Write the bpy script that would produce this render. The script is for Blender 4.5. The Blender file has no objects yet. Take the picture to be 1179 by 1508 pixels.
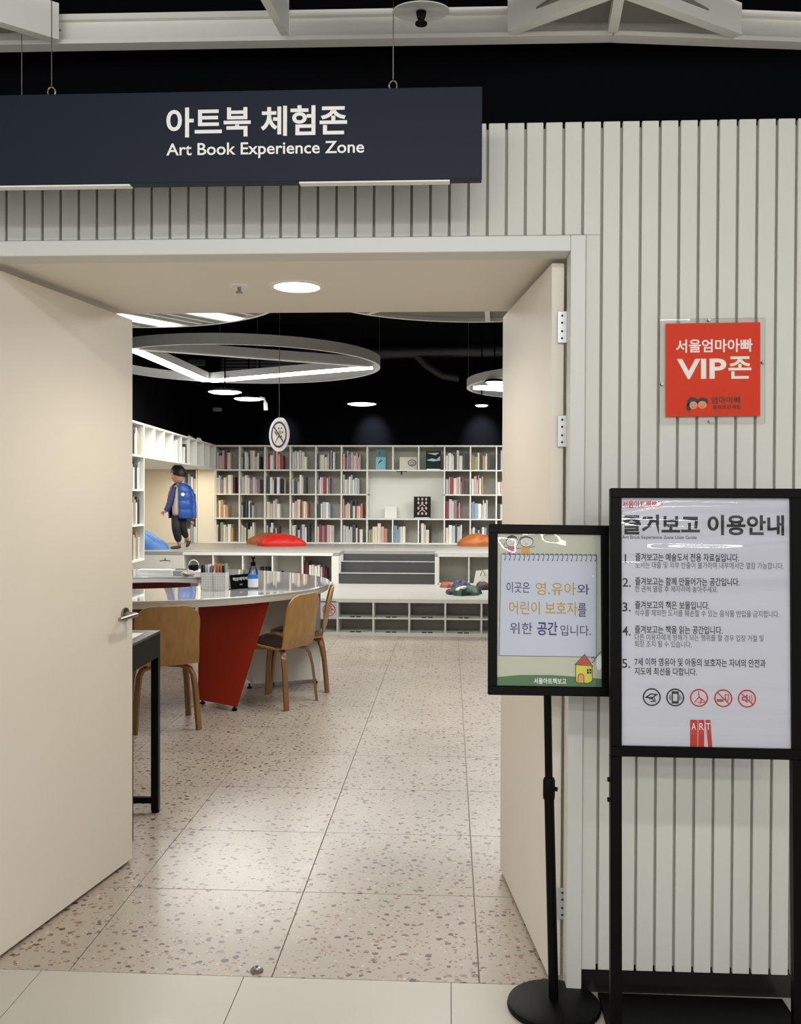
import bpy, bmesh, math, random
from mathutils import Vector, Matrix, Euler
random.seed(7)
sc = bpy.context.scene
C = bpy.context.collection
R = math.radians

# ------------------------------------------------------------------ camera
EYE = 1.385
FPX = 1400.0
cam = bpy.data.cameras.new('camera'); camo = bpy.data.objects.new('camera', cam); C.objects.link(camo)
cam.sensor_fit = 'VERTICAL'; cam.sensor_height = 24.0; cam.lens = 24.0 * FPX / 1508
cam.clip_start = 0.05; cam.clip_end = 60
camo.location = (0, 0, EYE)
YAW, PITCH, ROLL = 2.96, 0.74, 0.22
camR = Euler((0, 0, R(YAW))).to_matrix() @ Euler((R(90 - PITCH), 0, 0)).to_matrix() @ Euler((0, 0, R(ROLL))).to_matrix()
camo.rotation_euler = camR.to_euler()
sc.camera = camo

def at(px, py, Y=None, Z=None):
    d = camR @ Vector(((px - 589.5) / FPX, (754 - py) / FPX, -1.0))
    t = (Y / d.y) if Y is not None else ((Z - EYE) / d.z)
    return Vector((0, 0, EYE)) + d * t

# ------------------------------------------------------------------ world, lights, exposure
w = bpy.data.worlds.new('world'); sc.world = w; w.use_nodes = True
w.node_tree.nodes['Background'].inputs[0].default_value = (0.96, 0.945, 0.915, 1)
w.node_tree.nodes['Background'].inputs[1].default_value = 0.95
sc.view_settings.view_transform = 'Standard'; sc.view_settings.look = 'None'
sc.view_settings.gamma = 1; sc.view_settings.use_curve_mapping = False
sc.view_settings.exposure = 0.0

def area(name, loc, size, size_y, power, color=(1, 1, 1), rot=(0, 0, 0), shape='RECTANGLE', spread=180):
    l = bpy.data.lights.new(name, 'AREA'); l.shape = shape; l.size = size
    if shape in ('RECTANGLE', 'ELLIPSE'): l.size_y = size_y
    l.energy = power; l.color = color; l.spread = R(spread)
    o = bpy.data.objects.new(name, l); C.objects.link(o); o.location = loc; o.rotation_euler = rot
    return o
def spot(name, loc, target, power, angle, blend=0.6, color=(1, 1, 1), radius=0.05):
    l = bpy.data.lights.new(name, 'SPOT'); l.energy = power; l.spot_size = R(angle); l.spot_blend = blend
    l.color = color; l.shadow_soft_size = radius
    o = bpy.data.objects.new(name, l); C.objects.link(o); o.location = loc
    o.rotation_euler = (Vector(target) - Vector(loc)).to_track_quat('-Z', 'Y').to_euler()
    return o
COOL = (1.0, 0.99, 0.96); WARM = (1.0, 0.86, 0.68)
# corridor: rows of linear lamps overhead and behind the photographer; tilts added to brighten the wall and raft
area('corridor_lamp_light', (0.0, 0.2, 2.78), 3.6, 0.12, 24, COOL, rot=(R(52), 0, 0))
area('corridor_lamp_light', (0.0, -1.9, 2.78), 3.6, 0.12, 38, COOL, rot=(R(35), 0, 0))
area('corridor_lamp_light', (0.0, -3.4, 2.78), 3.6, 0.12, 34, COOL, rot=(R(25), 0, 0))
# interior rafts and rings
area('raft_light', (-2.4, 6.2, 2.70), 1.9, 1.9, 26, COOL, shape='DISK')
area('raft_light', (0.22, 6.08, 2.70), 1.9, 1.9, 72, COOL, shape='DISK')
area('ring_light_light', (-2.15, 9.75, 2.62), 1.8, 1.8, 74, COOL, shape='DISK')
area('ring_light_light', (1.65, 11.6, 2.62), 1.8, 1.8, 76, COOL, shape='DISK')
area('broad_fill_light', (-0.5, 11.0, 2.55), 2.6, 0.8, 70, COOL)  # added unseen fill over the steps, no fixture hangs here
# the warm downlight in the vestibule soffit
spot('downlight_light', (-0.497, 3.17, 2.055), (-0.497, 3.17, 0), 24, 165, 0.6, (1.0, 0.88, 0.72), 0.07)
# warm lamp below the wall boxes over the reading niche
area('niche_light', (-3.58, 12.9, 1.80), 0.2, 0.5, 7, (1.0, 0.80, 0.55), rot=(0, 0, R(3)))
area('niche_light', (-3.95, 11.6, 1.80), 0.5, 1.6, 10, (1.0, 0.95, 0.88), rot=(0, 0, R(3)))
# small spots washing the black back wall
for wx, wp in ((-1.12, 110), (0.45, 110), (-2.45, 50)):
    spot('wall_washer_light', (wx, 13.30, 2.78), (wx, 13.80, 2.34), wp, 50, 1.0, (0.9, 0.95, 1))

# ------------------------------------------------------------------ materials
def lin(c):
    if isinstance(c, str):
        c = [int(c[i:i + 2], 16) / 255 for i in (0, 2, 4)]
    return tuple((x / 12.92 if x <= 0.04045 else ((x + 0.055) / 1.055) ** 2.4) for x in c) + (1,)
MATS = {}
def mat(name, col, rough=0.5, metal=0.0, coat=0.0, emit=0.0, bump=0.0, bscale=40, vary=0.0, spec=0.5):
    if name in MATS: return MATS[name]
    m = bpy.data.materials.new(name); m.use_nodes = True; MATS[name] = m
    nt = m.node_tree; b = nt.nodes['Principled BSDF']
    b.inputs['Base Color'].default_value = lin(col); b.inputs['Roughness'].default_value = rough
    b.inputs['Metallic'].default_value = metal; b.inputs['Coat Weight'].default_value = coat
    b.inputs['Specular IOR Level'].default_value = spec
    if emit: b.inputs['Emission Color'].default_value = lin(col); b.inputs['Emission Strength'].default_value = emit
    tc = nt.nodes.new('ShaderNodeNewGeometry')
    n = nt.nodes.new('ShaderNodeTexNoise'); n.inputs['Scale'].default_value = bscale; n.inputs['Detail'].default_value = 4
    nt.links.new(tc.outputs['Position'], n.inputs['Vector'])
    if bump:
        bp = nt.nodes.new('ShaderNodeBump'); bp.inputs['Strength'].default_value = bump; bp.inputs['Distance'].default_value = 0.01
        nt.links.new(n.outputs['Fac'], bp.inputs['Height']); nt.links.new(bp.outputs['Normal'], b.inputs['Normal'])
    if vary:
        n2 = nt.nodes.new('ShaderNodeTexNoise'); n2.inputs['Scale'].default_value = 2.5; n2.inputs['Detail'].default_value = 5
        nt.links.new(tc.outputs['Position'], n2.inputs['Vector'])
        mx = nt.nodes.new('ShaderNodeMix'); mx.data_type = 'RGBA'; mx.blend_type = 'MULTIPLY'
        cr = nt.nodes.new('ShaderNodeValToRGB'); cr.color_ramp.elements[0].position = 0.3; cr.color_ramp.elements[1].position = 0.7
        cr.color_ramp.elements[0].color = (1 - vary,) * 3 + (1,); cr.color_ramp.elements[1].color = (1, 1, 1, 1)
        nt.links.new(n2.outputs['Fac'], cr.inputs['Fac'])
        mx.inputs[0].default_value = 1.0; mx.inputs[6].default_value = lin(col)
        nt.links.new(cr.outputs['Color'], mx.inputs[7]); nt.links.new(mx.outputs[2], b.inputs['Base Color'])
    return m

def wood(name, c1, c2, rough=0.4):
    m = mat(name, c1, rough); nt = m.node_tree; b = nt.nodes['Principled BSDF']
    tc = nt.nodes.new('ShaderNodeTexCoord'); mp = nt.nodes.new('ShaderNodeMapping'); mp.inputs['Scale'].default_value = (38, 38, 2.2)
    n = nt.nodes.new('ShaderNodeTexNoise'); n.inputs['Scale'].default_value = 1; n.inputs['Detail'].default_value = 6
    cr = nt.nodes.new('ShaderNodeValToRGB'); cr.color_ramp.elements[0].color = lin(c1); cr.color_ramp.elements[1].color = lin(c2)
    cr.color_ramp.elements[0].position = 0.3; cr.color_ramp.elements[1].position = 0.7
    nt.links.new(tc.outputs['Object'], mp.inputs['Vector']); nt.links.new(mp.outputs['Vector'], n.inputs['Vector'])
    nt.links.new(n.outputs['Fac'], cr.inputs['Fac']); nt.links.new(cr.outputs['Color'], b.inputs['Base Color'])
    return m

def clear(name, rough=0.03, fade=None, wave=0.0, scale=(1, 1, 1), tint=(1, 1, 1, 1), ior=1.45):
    m = bpy.data.materials.new(name); m.use_nodes = True; MATS[name] = m; nt = m.node_tree
    nt.nodes.remove(nt.nodes['Principled BSDF']); out = nt.nodes['Material Output']
    tr = nt.nodes.new('ShaderNodeBsdfTransparent'); tr.inputs[0].default_value = tint
    gl = nt.nodes.new('ShaderNodeBsdfGlossy'); gl.inputs['Roughness'].default_value = rough
    fr = nt.nodes.new('ShaderNodeFresnel'); fr.inputs['IOR'].default_value = ior
    mx = nt.nodes.new('ShaderNodeMixShader')
    nt.links.new(fr.outputs[0], mx.inputs[0]); nt.links.new(tr.outputs[0], mx.inputs[1]); nt.links.new(gl.outputs[0], mx.inputs[2])
    nt.links.new(mx.outputs[0], out.inputs['Surface'])
    if wave:
        tc = nt.nodes.new('ShaderNodeTexCoord'); mp = nt.nodes.new('ShaderNodeMapping'); mp.inputs['Scale'].default_value = scale
        n = nt.nodes.new('ShaderNodeTexNoise'); n.inputs['Scale'].default_value = 1; n.inputs['Detail'].default_value = 1.0
        bp = nt.nodes.new('ShaderNodeBump'); bp.inputs['Strength'].default_value = 1; bp.inputs['Distance'].default_value = wave
        nt.links.new(tc.outputs['Object'], mp.inputs['Vector']); nt.links.new(mp.outputs['Vector'], n.inputs['Vector'])
        hsrc = n.outputs['Fac']
        if fade:   # the sheet bulges only near its upper edge
            sx = nt.nodes.new('ShaderNodeSeparateXYZ'); nt.links.new(tc.outputs['Object'], sx.inputs[0])
            mr = nt.nodes.new('ShaderNodeMapRange'); mr.inputs[1].default_value = fade[0]; mr.inputs[2].default_value = fade[1]; mr.inputs[3].default_value = 0.12; nt.links.new(sx.outputs[2], mr.inputs[0])
            mu = nt.nodes.new('ShaderNodeMath'); mu.operation = 'MULTIPLY'; nt.links.new(hsrc, mu.inputs[0]); nt.links.new(mr.outputs[0], mu.inputs[1]); hsrc = mu.outputs[0]
        nt.links.new(hsrc, bp.inputs['Height']); nt.links.new(bp.outputs['Normal'], gl.inputs['Normal']); nt.links.new(bp.outputs['Normal'], fr.inputs['Normal'])
    return m

def terrazzo():
    m = mat('terrazzo', 'a89c90', 0.32, coat=0.16); nt = m.node_tree; b = nt.nodes['Principled BSDF']; L = nt.links
    b.inputs['Coat Roughness'].default_value = 0.16
    g = nt.nodes.new('ShaderNodeNewGeometry')
    nz = nt.nodes.new('ShaderNodeTexNoise'); nz.inputs['Scale'].default_value = 60; nz.inputs['Detail'].default_value = 2
    L.new(g.outputs['Position'], nz.inputs['Vector'])
    off = nt.nodes.new('ShaderNodeVectorMath'); off.operation = 'SCALE'; off.inputs[3].default_value = 0.018
    L.new(nz.outputs['Color'], off.inputs[0])
    add = nt.nodes.new('ShaderNodeVectorMath'); add.operation = 'ADD'; L.new(g.outputs['Position'], add.inputs[0]); L.new(off.outputs[0], add.inputs[1])
    base = nt.nodes.new('ShaderNodeTexNoise'); base.inputs['Scale'].default_value = 1.6; base.inputs['Detail'].default_value = 6
    L.new(g.outputs['Position'], base.inputs['Vector'])
    cr = nt.nodes.new('ShaderNodeValToRGB'); cr.color_ramp.elements[0].color = lin('a59a8b'); cr.color_ramp.elements[1].color = lin('b2a798')
    cr.color_ramp.elements[0].position = 0.35; cr.color_ramp.elements[1].position = 0.65
    L.new(base.outputs['Fac'], cr.inputs['Fac']); prev = cr.outputs['Color']
    for sc_, thr, cols in ((28, 0.175, ('4c3a30', '75594a', '866654', '9a7d6a')), (36, 0.18, ('5f493c', '86695a', '8c6e5e', '957a6a')), (66, 0.2, ('8a6c5c', 'a08676', 'c9bdb0', '94796a'))):
        v = nt.nodes.new('ShaderNodeTexVoronoi'); v.inputs['Scale'].default_value = sc_
        mp = nt.nodes.new('ShaderNodeMapping'); mp.inputs['Scale'].default_value = (1, 1.15, 0); mp.inputs['Location'].default_value = (sc_ * .1, 0, 0)
        L.new(add.outputs[0], mp.inputs['Vector']); L.new(mp.outputs[0], v.inputs['Vector'])
        sep = nt.nodes.new('ShaderNodeSeparateColor'); L.new(v.outputs['Color'], sep.inputs[0])
        th = nt.nodes.new('ShaderNodeMath'); th.operation = 'MULTIPLY'; th.inputs[1].default_value = thr * 1.9; L.new(sep.outputs[0], th.inputs[0])
        lt = nt.nodes.new('ShaderNodeMath'); lt.operation = 'LESS_THAN'; L.new(v.outputs['Distance'], lt.inputs[0]); L.new(th.outputs[0], lt.inputs[1])
        c2 = nt.nodes.new('ShaderNodeValToRGB'); c2.color_ramp.interpolation = 'CONSTANT'
        for i, h in enumerate(cols):
            e = c2.color_ramp.elements[i] if i < 2 else c2.color_ramp.elements.new(0)
            e.position = (0, .2, .5, .78)[i]; e.color = lin(h)
        L.new(sep.outputs[1], c2.inputs['Fac'])
        mx = nt.nodes.new('ShaderNodeMix'); mx.data_type = 'RGBA'
        L.new(lt.outputs[0], mx.inputs[0]); L.new(prev, mx.inputs[6]); L.new(c2.outputs['Color'], mx.inputs[7]); prev = mx.outputs[2]
    L.new(prev, b.inputs['Base Color'])
    return m

M_SLAT = mat('slat_paint', 'd6d7cf', 0.5, vary=0.04)
M_GROOVE = mat('groove_paint', 'b9b8ad', 0.8)
M_TRIM = mat('trim_paint', 'd4d5ce', 0.4)
M_SOFFIT = mat('soffit_paint', 'ebe5da', 0.7)
M_DOOR = mat('door_paint', 'ebe4d8', 0.5, vary=0.03)
M_BLACK = mat('black_paint', '030304', 0.9, spec=0.03)
M_BLKWALL = mat('black_wall_paint', '040508', 0.8, spec=0.06)
M_SIGN = mat('sign_charcoal', '16202c', 0.5, spec=0.2)
M_BLKMETAL = mat('black_metal', '030303', 0.45, spec=0.12)
M_WHITE = mat('white_laminate', 'dadad2', 0.45)
M_SHELF = mat('shelf_white', 'e2e2da', 0.5)
M_BACK = mat('shelf_back', 'bdb9ae', 0.6)
M_TABLE = mat('table_gloss_white', 'e4e6e4', 0.04, coat=1.0, spec=0.8)
M_RED = mat('red_laminate', 'b43218', 0.4)
M_STEEL = mat('steel', '9a9790', 0.35, metal=1.0)
M_GALV = mat('hinge_steel', 'c4c6c8', 0.4, metal=0.6)
M_RING = mat('ring_grey', 'e6e6e3', 0.6)
M_RAFT = mat('raft_white', 'f2f2ec', 0.5)
M_PANELG = mat('raft_panel_grey', '85837b', 0.8)
M_LED = mat('led_white', 'ffffff', 0.5, emit=8.0); M_STRIP = mat('strip_white', 'ffffff', 0.5, emit=3.5)
M_LEDW = mat('led_warm', 'fff4e0', 0.5, emit=6.0)
M_DECK = mat('deck_grey_vinyl', '9c9a92', 0.45, vary=0.04)
M_STEP = mat('step_carpet', '4c4c4b', 0.9, bump=0.3, bscale=300)
M_PAPER = mat('poster_paper', 'ccced8', 0.6)
M_INK = mat('ink_black', '14141c', 0.5)
M_INK2 = mat('ink_grey', '5a5a62', 0.5)
M_WINK = mat('ink_white', 'f4f4f0', 0.5)
M_REDINK = mat('ink_red', 'c22a20', 0.5)
M_CHALK = mat('sign_white', 'f2f2f0', 0.4)
M_WOOD = wood('oak_ply', 'a67a45', 'b88c54', 0.4)
M_WOODD = wood('walnut_leg', '7a5733', '906b44', 0.4)
M_PAD = mat('dark_brown_leather', '2a1e18', 0.3)
M_TERR = terrazzo()
M_CORR = mat('corridor_vinyl', 'c0bbae', 0.35, coat=0.1, vary=0.05)
M_GROUT = mat('tile_joint', 'a3978a', 0.8)
M_KICK = mat('kick_metal', '4a4844', 0.25, metal=0.8, vary=0.5)
M_FILM = clear('clear_film', 0.02, ior=1.32, fade=(0.36, 0.52), wave=0.026, scale=(1.3, 1, 19))
M_FILM2 = clear('clear_film_small', 0.02, ior=1.32, wave=0.008, scale=(9, 1, 9))
M_ACRYL = clear('acrylic', 0.02, ior=1.22, tint=(0.99, 0.985, 0.98, 1))
M_PET = clear('bottle_plastic', 0.05, wave=0.002, scale=(60, 60, 60), tint=(0.85, 0.9, 0.93, 1))
M_WIRE = mat('wire_grey', '8a8a88', 0.4, metal=0.7)

# ------------------------------------------------------------------ mesh helpers
class MB:
    def __init__(s): s.v = []; s.f = []
    def poly(s, pts):
        n = len(s.v); s.v += [tuple(p) for p in pts]; s.f.append(tuple(range(n, n + len(pts)))); return s
    def box(s, x0, x1, y0, y1, z0, z1, ch=0):
        if x0 > x1: x0, x1 = x1, x0
        if y0 > y1: y0, y1 = y1, y0
        if z0 > z1: z0, z1 = z1, z0
        n = len(s.v)
        if not ch:
            s.v += [(x, y, z) for z in (z0, z1) for y in (y0, y1) for x in (x0, x1)]
            s.f += [tuple(n + i for i in q) for q in ((0, 2, 3, 1), (4, 5, 7, 6), (0, 1, 5, 4), (2, 6, 7, 3), (0, 4, 6, 2), (1, 3, 7, 5))]
            return s
        b = bmesh.new(); bmesh.ops.create_cube(b, size=1)
        for v in b.verts: v.co = Vector(((x0 + x1) / 2 + v.co.x * (x1 - x0), (y0 + y1) / 2 + v.co.y * (y1 - y0), (z0 + z1) / 2 + v.co.z * (z1 - z0)))
        bmesh.ops.bevel(b, geom=b.edges[:], offset=ch, segments=1, affect='EDGES')
        b.verts.index_update(); s.v += [tuple(v.co) for v in b.verts]; s.f += [tuple(n + v.index for v in f.verts) for f in b.faces]; b.free()
        return s
    def prism(s, bot, top):
        n = len(s.v); k = len(bot); s.v += [tuple(p) for p in bot] + [tuple(p) for p in top]
        s.f.append(tuple(n + k - 1 - i for i in range(k))); s.f.append(tuple(n + k + i for i in range(k)))
        for i in range(k):
            j = (i + 1) % k; s.f.append((n + i, n + j, n + k + j, n + k + i))
        return s
    def tube(s, pts, r, seg=8, flat=None):
        """round tube; flat=(w,h) gives a rectangular bar"""
        pts = [Vector(p) for p in pts]; rings = []
        up = Vector((0, 0, 1))
        for i, p in enumerate(pts):
            t = (pts[min(i + 1, len(pts) - 1)] - pts[max(i - 1, 0)]).normalized()
            a = t.cross(up)
            if a.length < 1e-3: a = t.cross(Vector((0, 1, 0)))
            a.normalize(); b2 = a.cross(t).normalized()
            rr = r[i] if isinstance(r, (list, tuple)) else r
            n = len(s.v)
            if flat: s.v += [tuple(p + a * sx * flat[0] / 2 + b2 * sy * flat[1] / 2) for sx, sy in ((-1, -1), (1, -1), (1, 1), (-1, 1))]
            else: s.v += [tuple(p + a * math.cos(q) * rr + b2 * math.sin(q) * rr) for q in [2 * math.pi * j / seg for j in range(seg)]]
            rings.append(n)
        k = 4 if flat else seg
        for u, v2 in zip(rings, rings[1:]):
            for j in range(k): s.f.append((u + j, u + (j + 1) % k, v2 + (j + 1) % k, v2 + j))
        s.f.append(tuple(rings[0] + k - 1 - j for j in range(k))); s.f.append(tuple(rings[-1] + j for j in range(k)))
        return s
    def lathe(s, prof, seg=24, closed=False, c=(0, 0, 0), axis='z'):
        n = len(s.v); k = len(prof)
        for i in range(seg):
            a = 2 * math.pi * i / seg
            for r, z in prof:
                x, y = r * math.cos(a), r * math.sin(a)
                p = (x, y, z) if axis == 'z' else (x, -z, y)
                s.v.append((p[0] + c[0], p[1] + c[1], p[2] + c[2]))
        for i in range(seg):
            j = (i + 1) % seg
            for q in range(k if closed else k - 1):
                q2 = (q + 1) % k; s.f.append((n + i * k + q, n + j * k + q, n + j * k + q2, n + i * k + q2))
        if not closed:
            s.f.append(tuple(n + (seg - 1 - i) * k for i in range(seg))); s.f.append(tuple(n + i * k + k - 1 for i in range(seg)))
        return s
    def grid(s, fn, nu, nv, closed_u=False):
        n = len(s.v)
        for i in range(nu):
            for j in range(nv): s.v.append(tuple(fn(i / (nu if closed_u else nu - 1), j / (nv - 1))))
        for i in range(nu if closed_u else nu - 1):
            i2 = (i + 1) % nu
            for j in range(nv - 1): s.f.append((n + i * nv + j, n + i2 * nv + j, n + i2 * nv + j + 1, n + i * nv + j + 1))
        return s
    def disc(s, cx, cz, r, y=0, seg=20, rz=None):
        rz = rz or r
        return s.poly([(cx + r * math.cos(a), y, cz + rz * math.sin(a)) for a in [2 * math.pi * i / seg for i in range(seg)]])
    def ring(s, cx, cz, r, wd, y=0, seg=28, rz=None, a0=0, a1=360):
        k = rz / r if rz else 1
        for i in range(seg):
            a = R(a0 + (a1 - a0) * i / seg); b = R(a0 + (a1 - a0) * (i + 1) / seg)
            s.poly([(cx + q * math.cos(t), y, cz + k * q * math.sin(t)) for q, t in ((r, a), (r, b), (r - wd, b), (r - wd, a))])
        return s
    def line(s, pts, wd, y=0):
        for (a, b) in zip(pts, pts[1:]):
            d = Vector((b[0] - a[0], b[1] - a[1]));
            if d.length < 1e-9: continue
            d.normalize(); n = Vector((-d.y, d.x)) * wd / 2; e = d * wd * 0.4
            s.poly([(a[0] - e.x - n.x, y, a[1] - e.y - n.y), (b[0] + e.x - n.x, y, b[1] + e.y - n.y), (b[0] + e.x + n.x, y, b[1] + e.y + n.y), (a[0] - e.x + n.x, y, a[1] - e.y + n.y)])
        return s
    def mesh(s, name):
        me = bpy.data.meshes.new(name); me.from_pydata(s.v, [], s.f)
        b = bmesh.new(); b.from_mesh(me); bmesh.ops.recalc_face_normals(b, faces=b.faces); b.to_mesh(me); b.free()
        me.update(); return me

def link(name, data, m, parent=None, loc=(0, 0, 0), rot=(0, 0, 0), smooth=False, label=None):
    o = bpy.data.objects.new(name, data); C.objects.link(o)
    if m and not data.materials: data.materials.append(m)
    if parent: o.parent = parent
    o.location = loc; o.rotation_euler = rot
    if smooth and hasattr(data, 'polygons'):
        for p in data.polygons: p.use_smooth = True
        data.set_sharp_from_angle(angle=R(40))
    if label: o['label'] = label
    return o
def obj(name, mb, m, parent=None, loc=(0, 0, 0), rot=(0, 0, 0), smooth=False, label=None):
    return link(name, mb.mesh(name), m, parent, loc, rot, smooth, label)
def tag(o, label, cat, group=None):
    o['label'] = label; o['category'] = cat
    if group: o['group'] = group
    return o
def thing(name, label, cat, loc=(0, 0, 0), rot=(0, 0, 0), group=None):
    o = bpy.data.objects.new(name, None); C.objects.link(o); o.location = loc; o.rotation_euler = rot
    o.empty_display_size = 0.05
    return tag(o, label, cat, group)
def struct(o): o['kind'] = 'structure'; return o
def stuff(o): o['kind'] = 'stuff'; return o
def copy_tree(o, parent=None):
    c = o.copy(); C.objects.link(c); c.parent = parent
    for ch in o.children: copy_tree(ch, c)
    return c

_txt = {}
def text(body, x0, x1, z0, z1, m, parent, y=-0.0006, off=0.0, name='lettering', shear=0, th=0.0):
    """lettering filling the rectangle x0..x1, z0..z1 of the parent's front plane"""
    c = bpy.data.curves.new('lettering', 'FONT'); c.body = body; c.offset = off; c.shear = shear; c.resolution_u = 4
    t = bpy.data.objects.new('lettering', c); C.objects.link(t)
    bpy.context.view_layer.update()
    dg = bpy.context.evaluated_depsgraph_get()
    me = bpy.data.meshes.new_from_object(t.evaluated_get(dg)); bpy.data.objects.remove(t); bpy.data.curves.remove(c)
    xs = [v.co.x for v in me.vertices]; ys = [v.co.y for v in me.vertices]
    sx = (x1 - x0) / (max(xs) - min(xs)); sy = (z1 - z0) / (max(ys) - min(ys)); mx, my = min(xs), min(ys)
    for v in me.vertices: v.co = (x0 + (v.co.x - mx) * sx, y, z0 + (v.co.y - my) * sy)
    me.materials.clear()
    me.name = name
    return link(name, me, m, parent)

def skin_mesh(verts, edges, radii, root=0, sub=1):
    me = bpy.data.meshes.new('skin'); me.from_pydata([tuple(v) for v in verts], edges, [])
    o = bpy.data.objects.new('skin', me); C.objects.link(o)
    o.modifiers.new('s', 'SKIN'); me.skin_vertices or None
    sv = me.skin_vertices[0].data
    for i, r in enumerate(radii):
        sv[i].radius = r if isinstance(r, tuple) else (r, r); sv[i].use_root = (i == root)
    o.modifiers[0].use_smooth_shade = True
    if sub: q = o.modifiers.new('u', 'SUBSURF'); q.levels = sub; q.render_levels = sub
    bpy.context.view_layer.update(); dg = bpy.context.evaluated_depsgraph_get()
    r = bpy.data.meshes.new_from_object(o.evaluated_get(dg)); bpy.data.objects.remove(o)
    return r

# ================================================================== STRUCTURE
# floor: slab with terrazzo tiles inside and pale vinyl tiles in the corridor
JY = at(400, 1439, Z=0).y
floor = struct(obj('floor', MB().box(-4.9, 3.6, -4.2, 14.2, -0.12, -0.006), M_GROUT))
tm = MB().box(0.0015, 0.5985, 0.0015, 0.5985, -0.006, 0.0, 0.0008).mesh('tile')
XJ = at(705.5, 1445, Z=0).x
for i in range(-7, 5):
    for j in range(0, 12):
        x = XJ + 0.6 * i
        link('tile', tm, M_TERR, floor, (x, JY + 0.6 * j, 0))
tm2 = MB().box(0.001, 0.599, 0.001, 0.599, -0.006, 0.0, 0.0006).mesh('tile')
XC = at(664, 1447, Z=0).x
for i in range(-4, 4):
    for j in range(1, 5):
        link('tile', tm2, M_CORR, floor, (XC + 0.6 * i, JY - 0.6 * j, 0))
for i in range(-8, 5):    # last row runs under the platform
    pass

YW = 2.69   # front of the wall backing; slats stand proud of it
P = at(830, 600, Y=2.675); JX0 = at(836, 900, Y=2.675).x; JX1 = at(858, 900, Y=2.675).x
ZTOP = at(945, 178, Y=2.675).z
ZH0 = at(430, 374, Y=2.665).z; ZH1 = at(430, 351, Y=2.665).z
JL0 = -1.455
front = MB().box(JX0 + .012, 2.6, YW, 2.75, 0.0, ZTOP - 0.012)
front.box(-3.4, JX0 + .012, YW, 2.75, ZH0 + .02, ZTOP - 0.012)
front.box(-3.4, JL0 - .012, YW, 2.75, 0, ZH0 + .02)
wall_front = struct(obj('wall_front', front, M_GROOVE))
# slats
PX = [988.8 + 27.2 * k for k in range(-14, 30)]
G0 = at(971.9, 190, Y=2.675).x; PITCH_S = 0.05285
SW = PITCH_S - 0.0075
ZK = at(980, 1431, Y=2.675).z
full = MB().box(0, SW, -0.016, 0, ZK, ZTOP, 0.0015).mesh('slat')
short = MB().box(0, SW, -0.016, 0, ZH1 + 0.004, ZTOP, 0.0015).mesh('slat')
k0 = math.ceil((JX1 - G0) / PITCH_S)
for k in range(k0, k0 + 32):
    link('slat', full, M_SLAT, wall_front, (G0 + k * PITCH_S + 0.00375, YW, 0))
xx = G0 + k0 * PITCH_S
wfirst = xx - JX1 - 0.004
if wfirst > 0.06: obj('slat', MB().box(JX1 + 0.002, xx - 0.00375, -0.016, 0, ZK, ZTOP, 0.0015), M_SLAT, wall_front, (0, YW, 0))
if wfirst > 0.004: obj('slat', MB().box(JX1 + .002, xx - .00375, -.016, 0, ZK, ZH1 + .0035, .0015), M_SLAT, wall_front, (0, YW, 0))
for k in range(k0 - 1, k0 - 40, -1):
    x = G0 + k * PITCH_S
    link('slat', short if x > JL0 - .05 else full, M_SLAT, wall_front, (x + 0.00375, YW, 0))
struct(obj('baseboard_front', MB().box(JX1 + .004, 2.6, YW - 0.004, YW, 0, ZK + .01), M_KICK))
# door casing
struct(obj('trim_1', MB().box(JX0, JX1, 2.66, 2.75, 0, ZH1, 0.002), M_TRIM))
struct(obj('trim_2', MB().box(JL0 - .045, JX0 - .0003, 2.66, 2.75, ZH0, ZH1, 0.002), M_TRIM))
struct(obj('trim_3', MB().box(JL0 - .045, JL0, 2.66, 2.75, 0, ZH0 - .0003, 0.002), M_TRIM))
# vestibule
YV = at(500, 460, Z=ZH0 + .012).y
struct(obj('ceiling_vestibule', MB().box(JL0 - .02, JX0 + .06, 2.7503, YV, ZH0 + .012, ZTOP - .02), M_SOFFIT))
struct(obj('wall_vestibule_right', MB().box(JX0 + .03, JX0 + .13, 2.7503, YV, 0, ZH0 + .0115), M_SOFFIT))
struct(obj('wall_vestibule_left', MB().box(JL0 - .14, JL0 - .04, 2.7503, YV, 0, ZH0 + .0115), M_SOFFIT))
# interior shell, black above the furniture
struct(obj('ceiling', MB().box(-4.9, 3.6, 2.76, 14.2, 3.55, 3.65), M_BLACK))
struct(obj('wall_back', MB().box(-4.9, 3.6, 13.82, 13.95, 0, 3.55), M_BLKWALL))
struct(obj('wall_right', MB().box(3.45, 3.6, 2.76, 13.82, 0, 3.55), M_BLKWALL))
struct(obj('wall_entrance', MB().box(-4.6, JL0 - .15, 2.755, 2.86, 0, 3.55).box(JX0 + .14, 3.6, 2.755, 2.86, 0, 3.55).box(JL0 - .15, JX0 + .14, 2.755, 2.86, ZTOP - .018, 3.55), M_BLKWALL))  # black bulkhead over the doorway added to stop light leaking through
# left wall runs very slightly askew, following the bookcase against it
DX, DY = 0.054, -0.9985
WL = Vector((-3.34, 13.46, 0)); LROT = math.atan2(DY, DX)
wl = obj('wall_left', MB().box(-0.35, 4.80, -0.50, -0.37, 2.17, 3.55).box(-0.35, 4.86, -1.36, -1.22, 0, 3.55).box(4.80, 4.86, -1.219, -.36, 0, 3.55), M_BLKWALL, None, WL, (0, 0, LROT)); struct(wl)
struct(obj('wall_left_front', MB().box(-4.6, -4.45, 2.87, 8.75, 0, 3.55), M_BLKWALL))
# corridor shell behind the photographer
struct(obj('ceiling_corridor', MB().box(-3.4, 3.6, -4.2, 2.74, 3.3, 3.4), M_BLACK))

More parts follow.
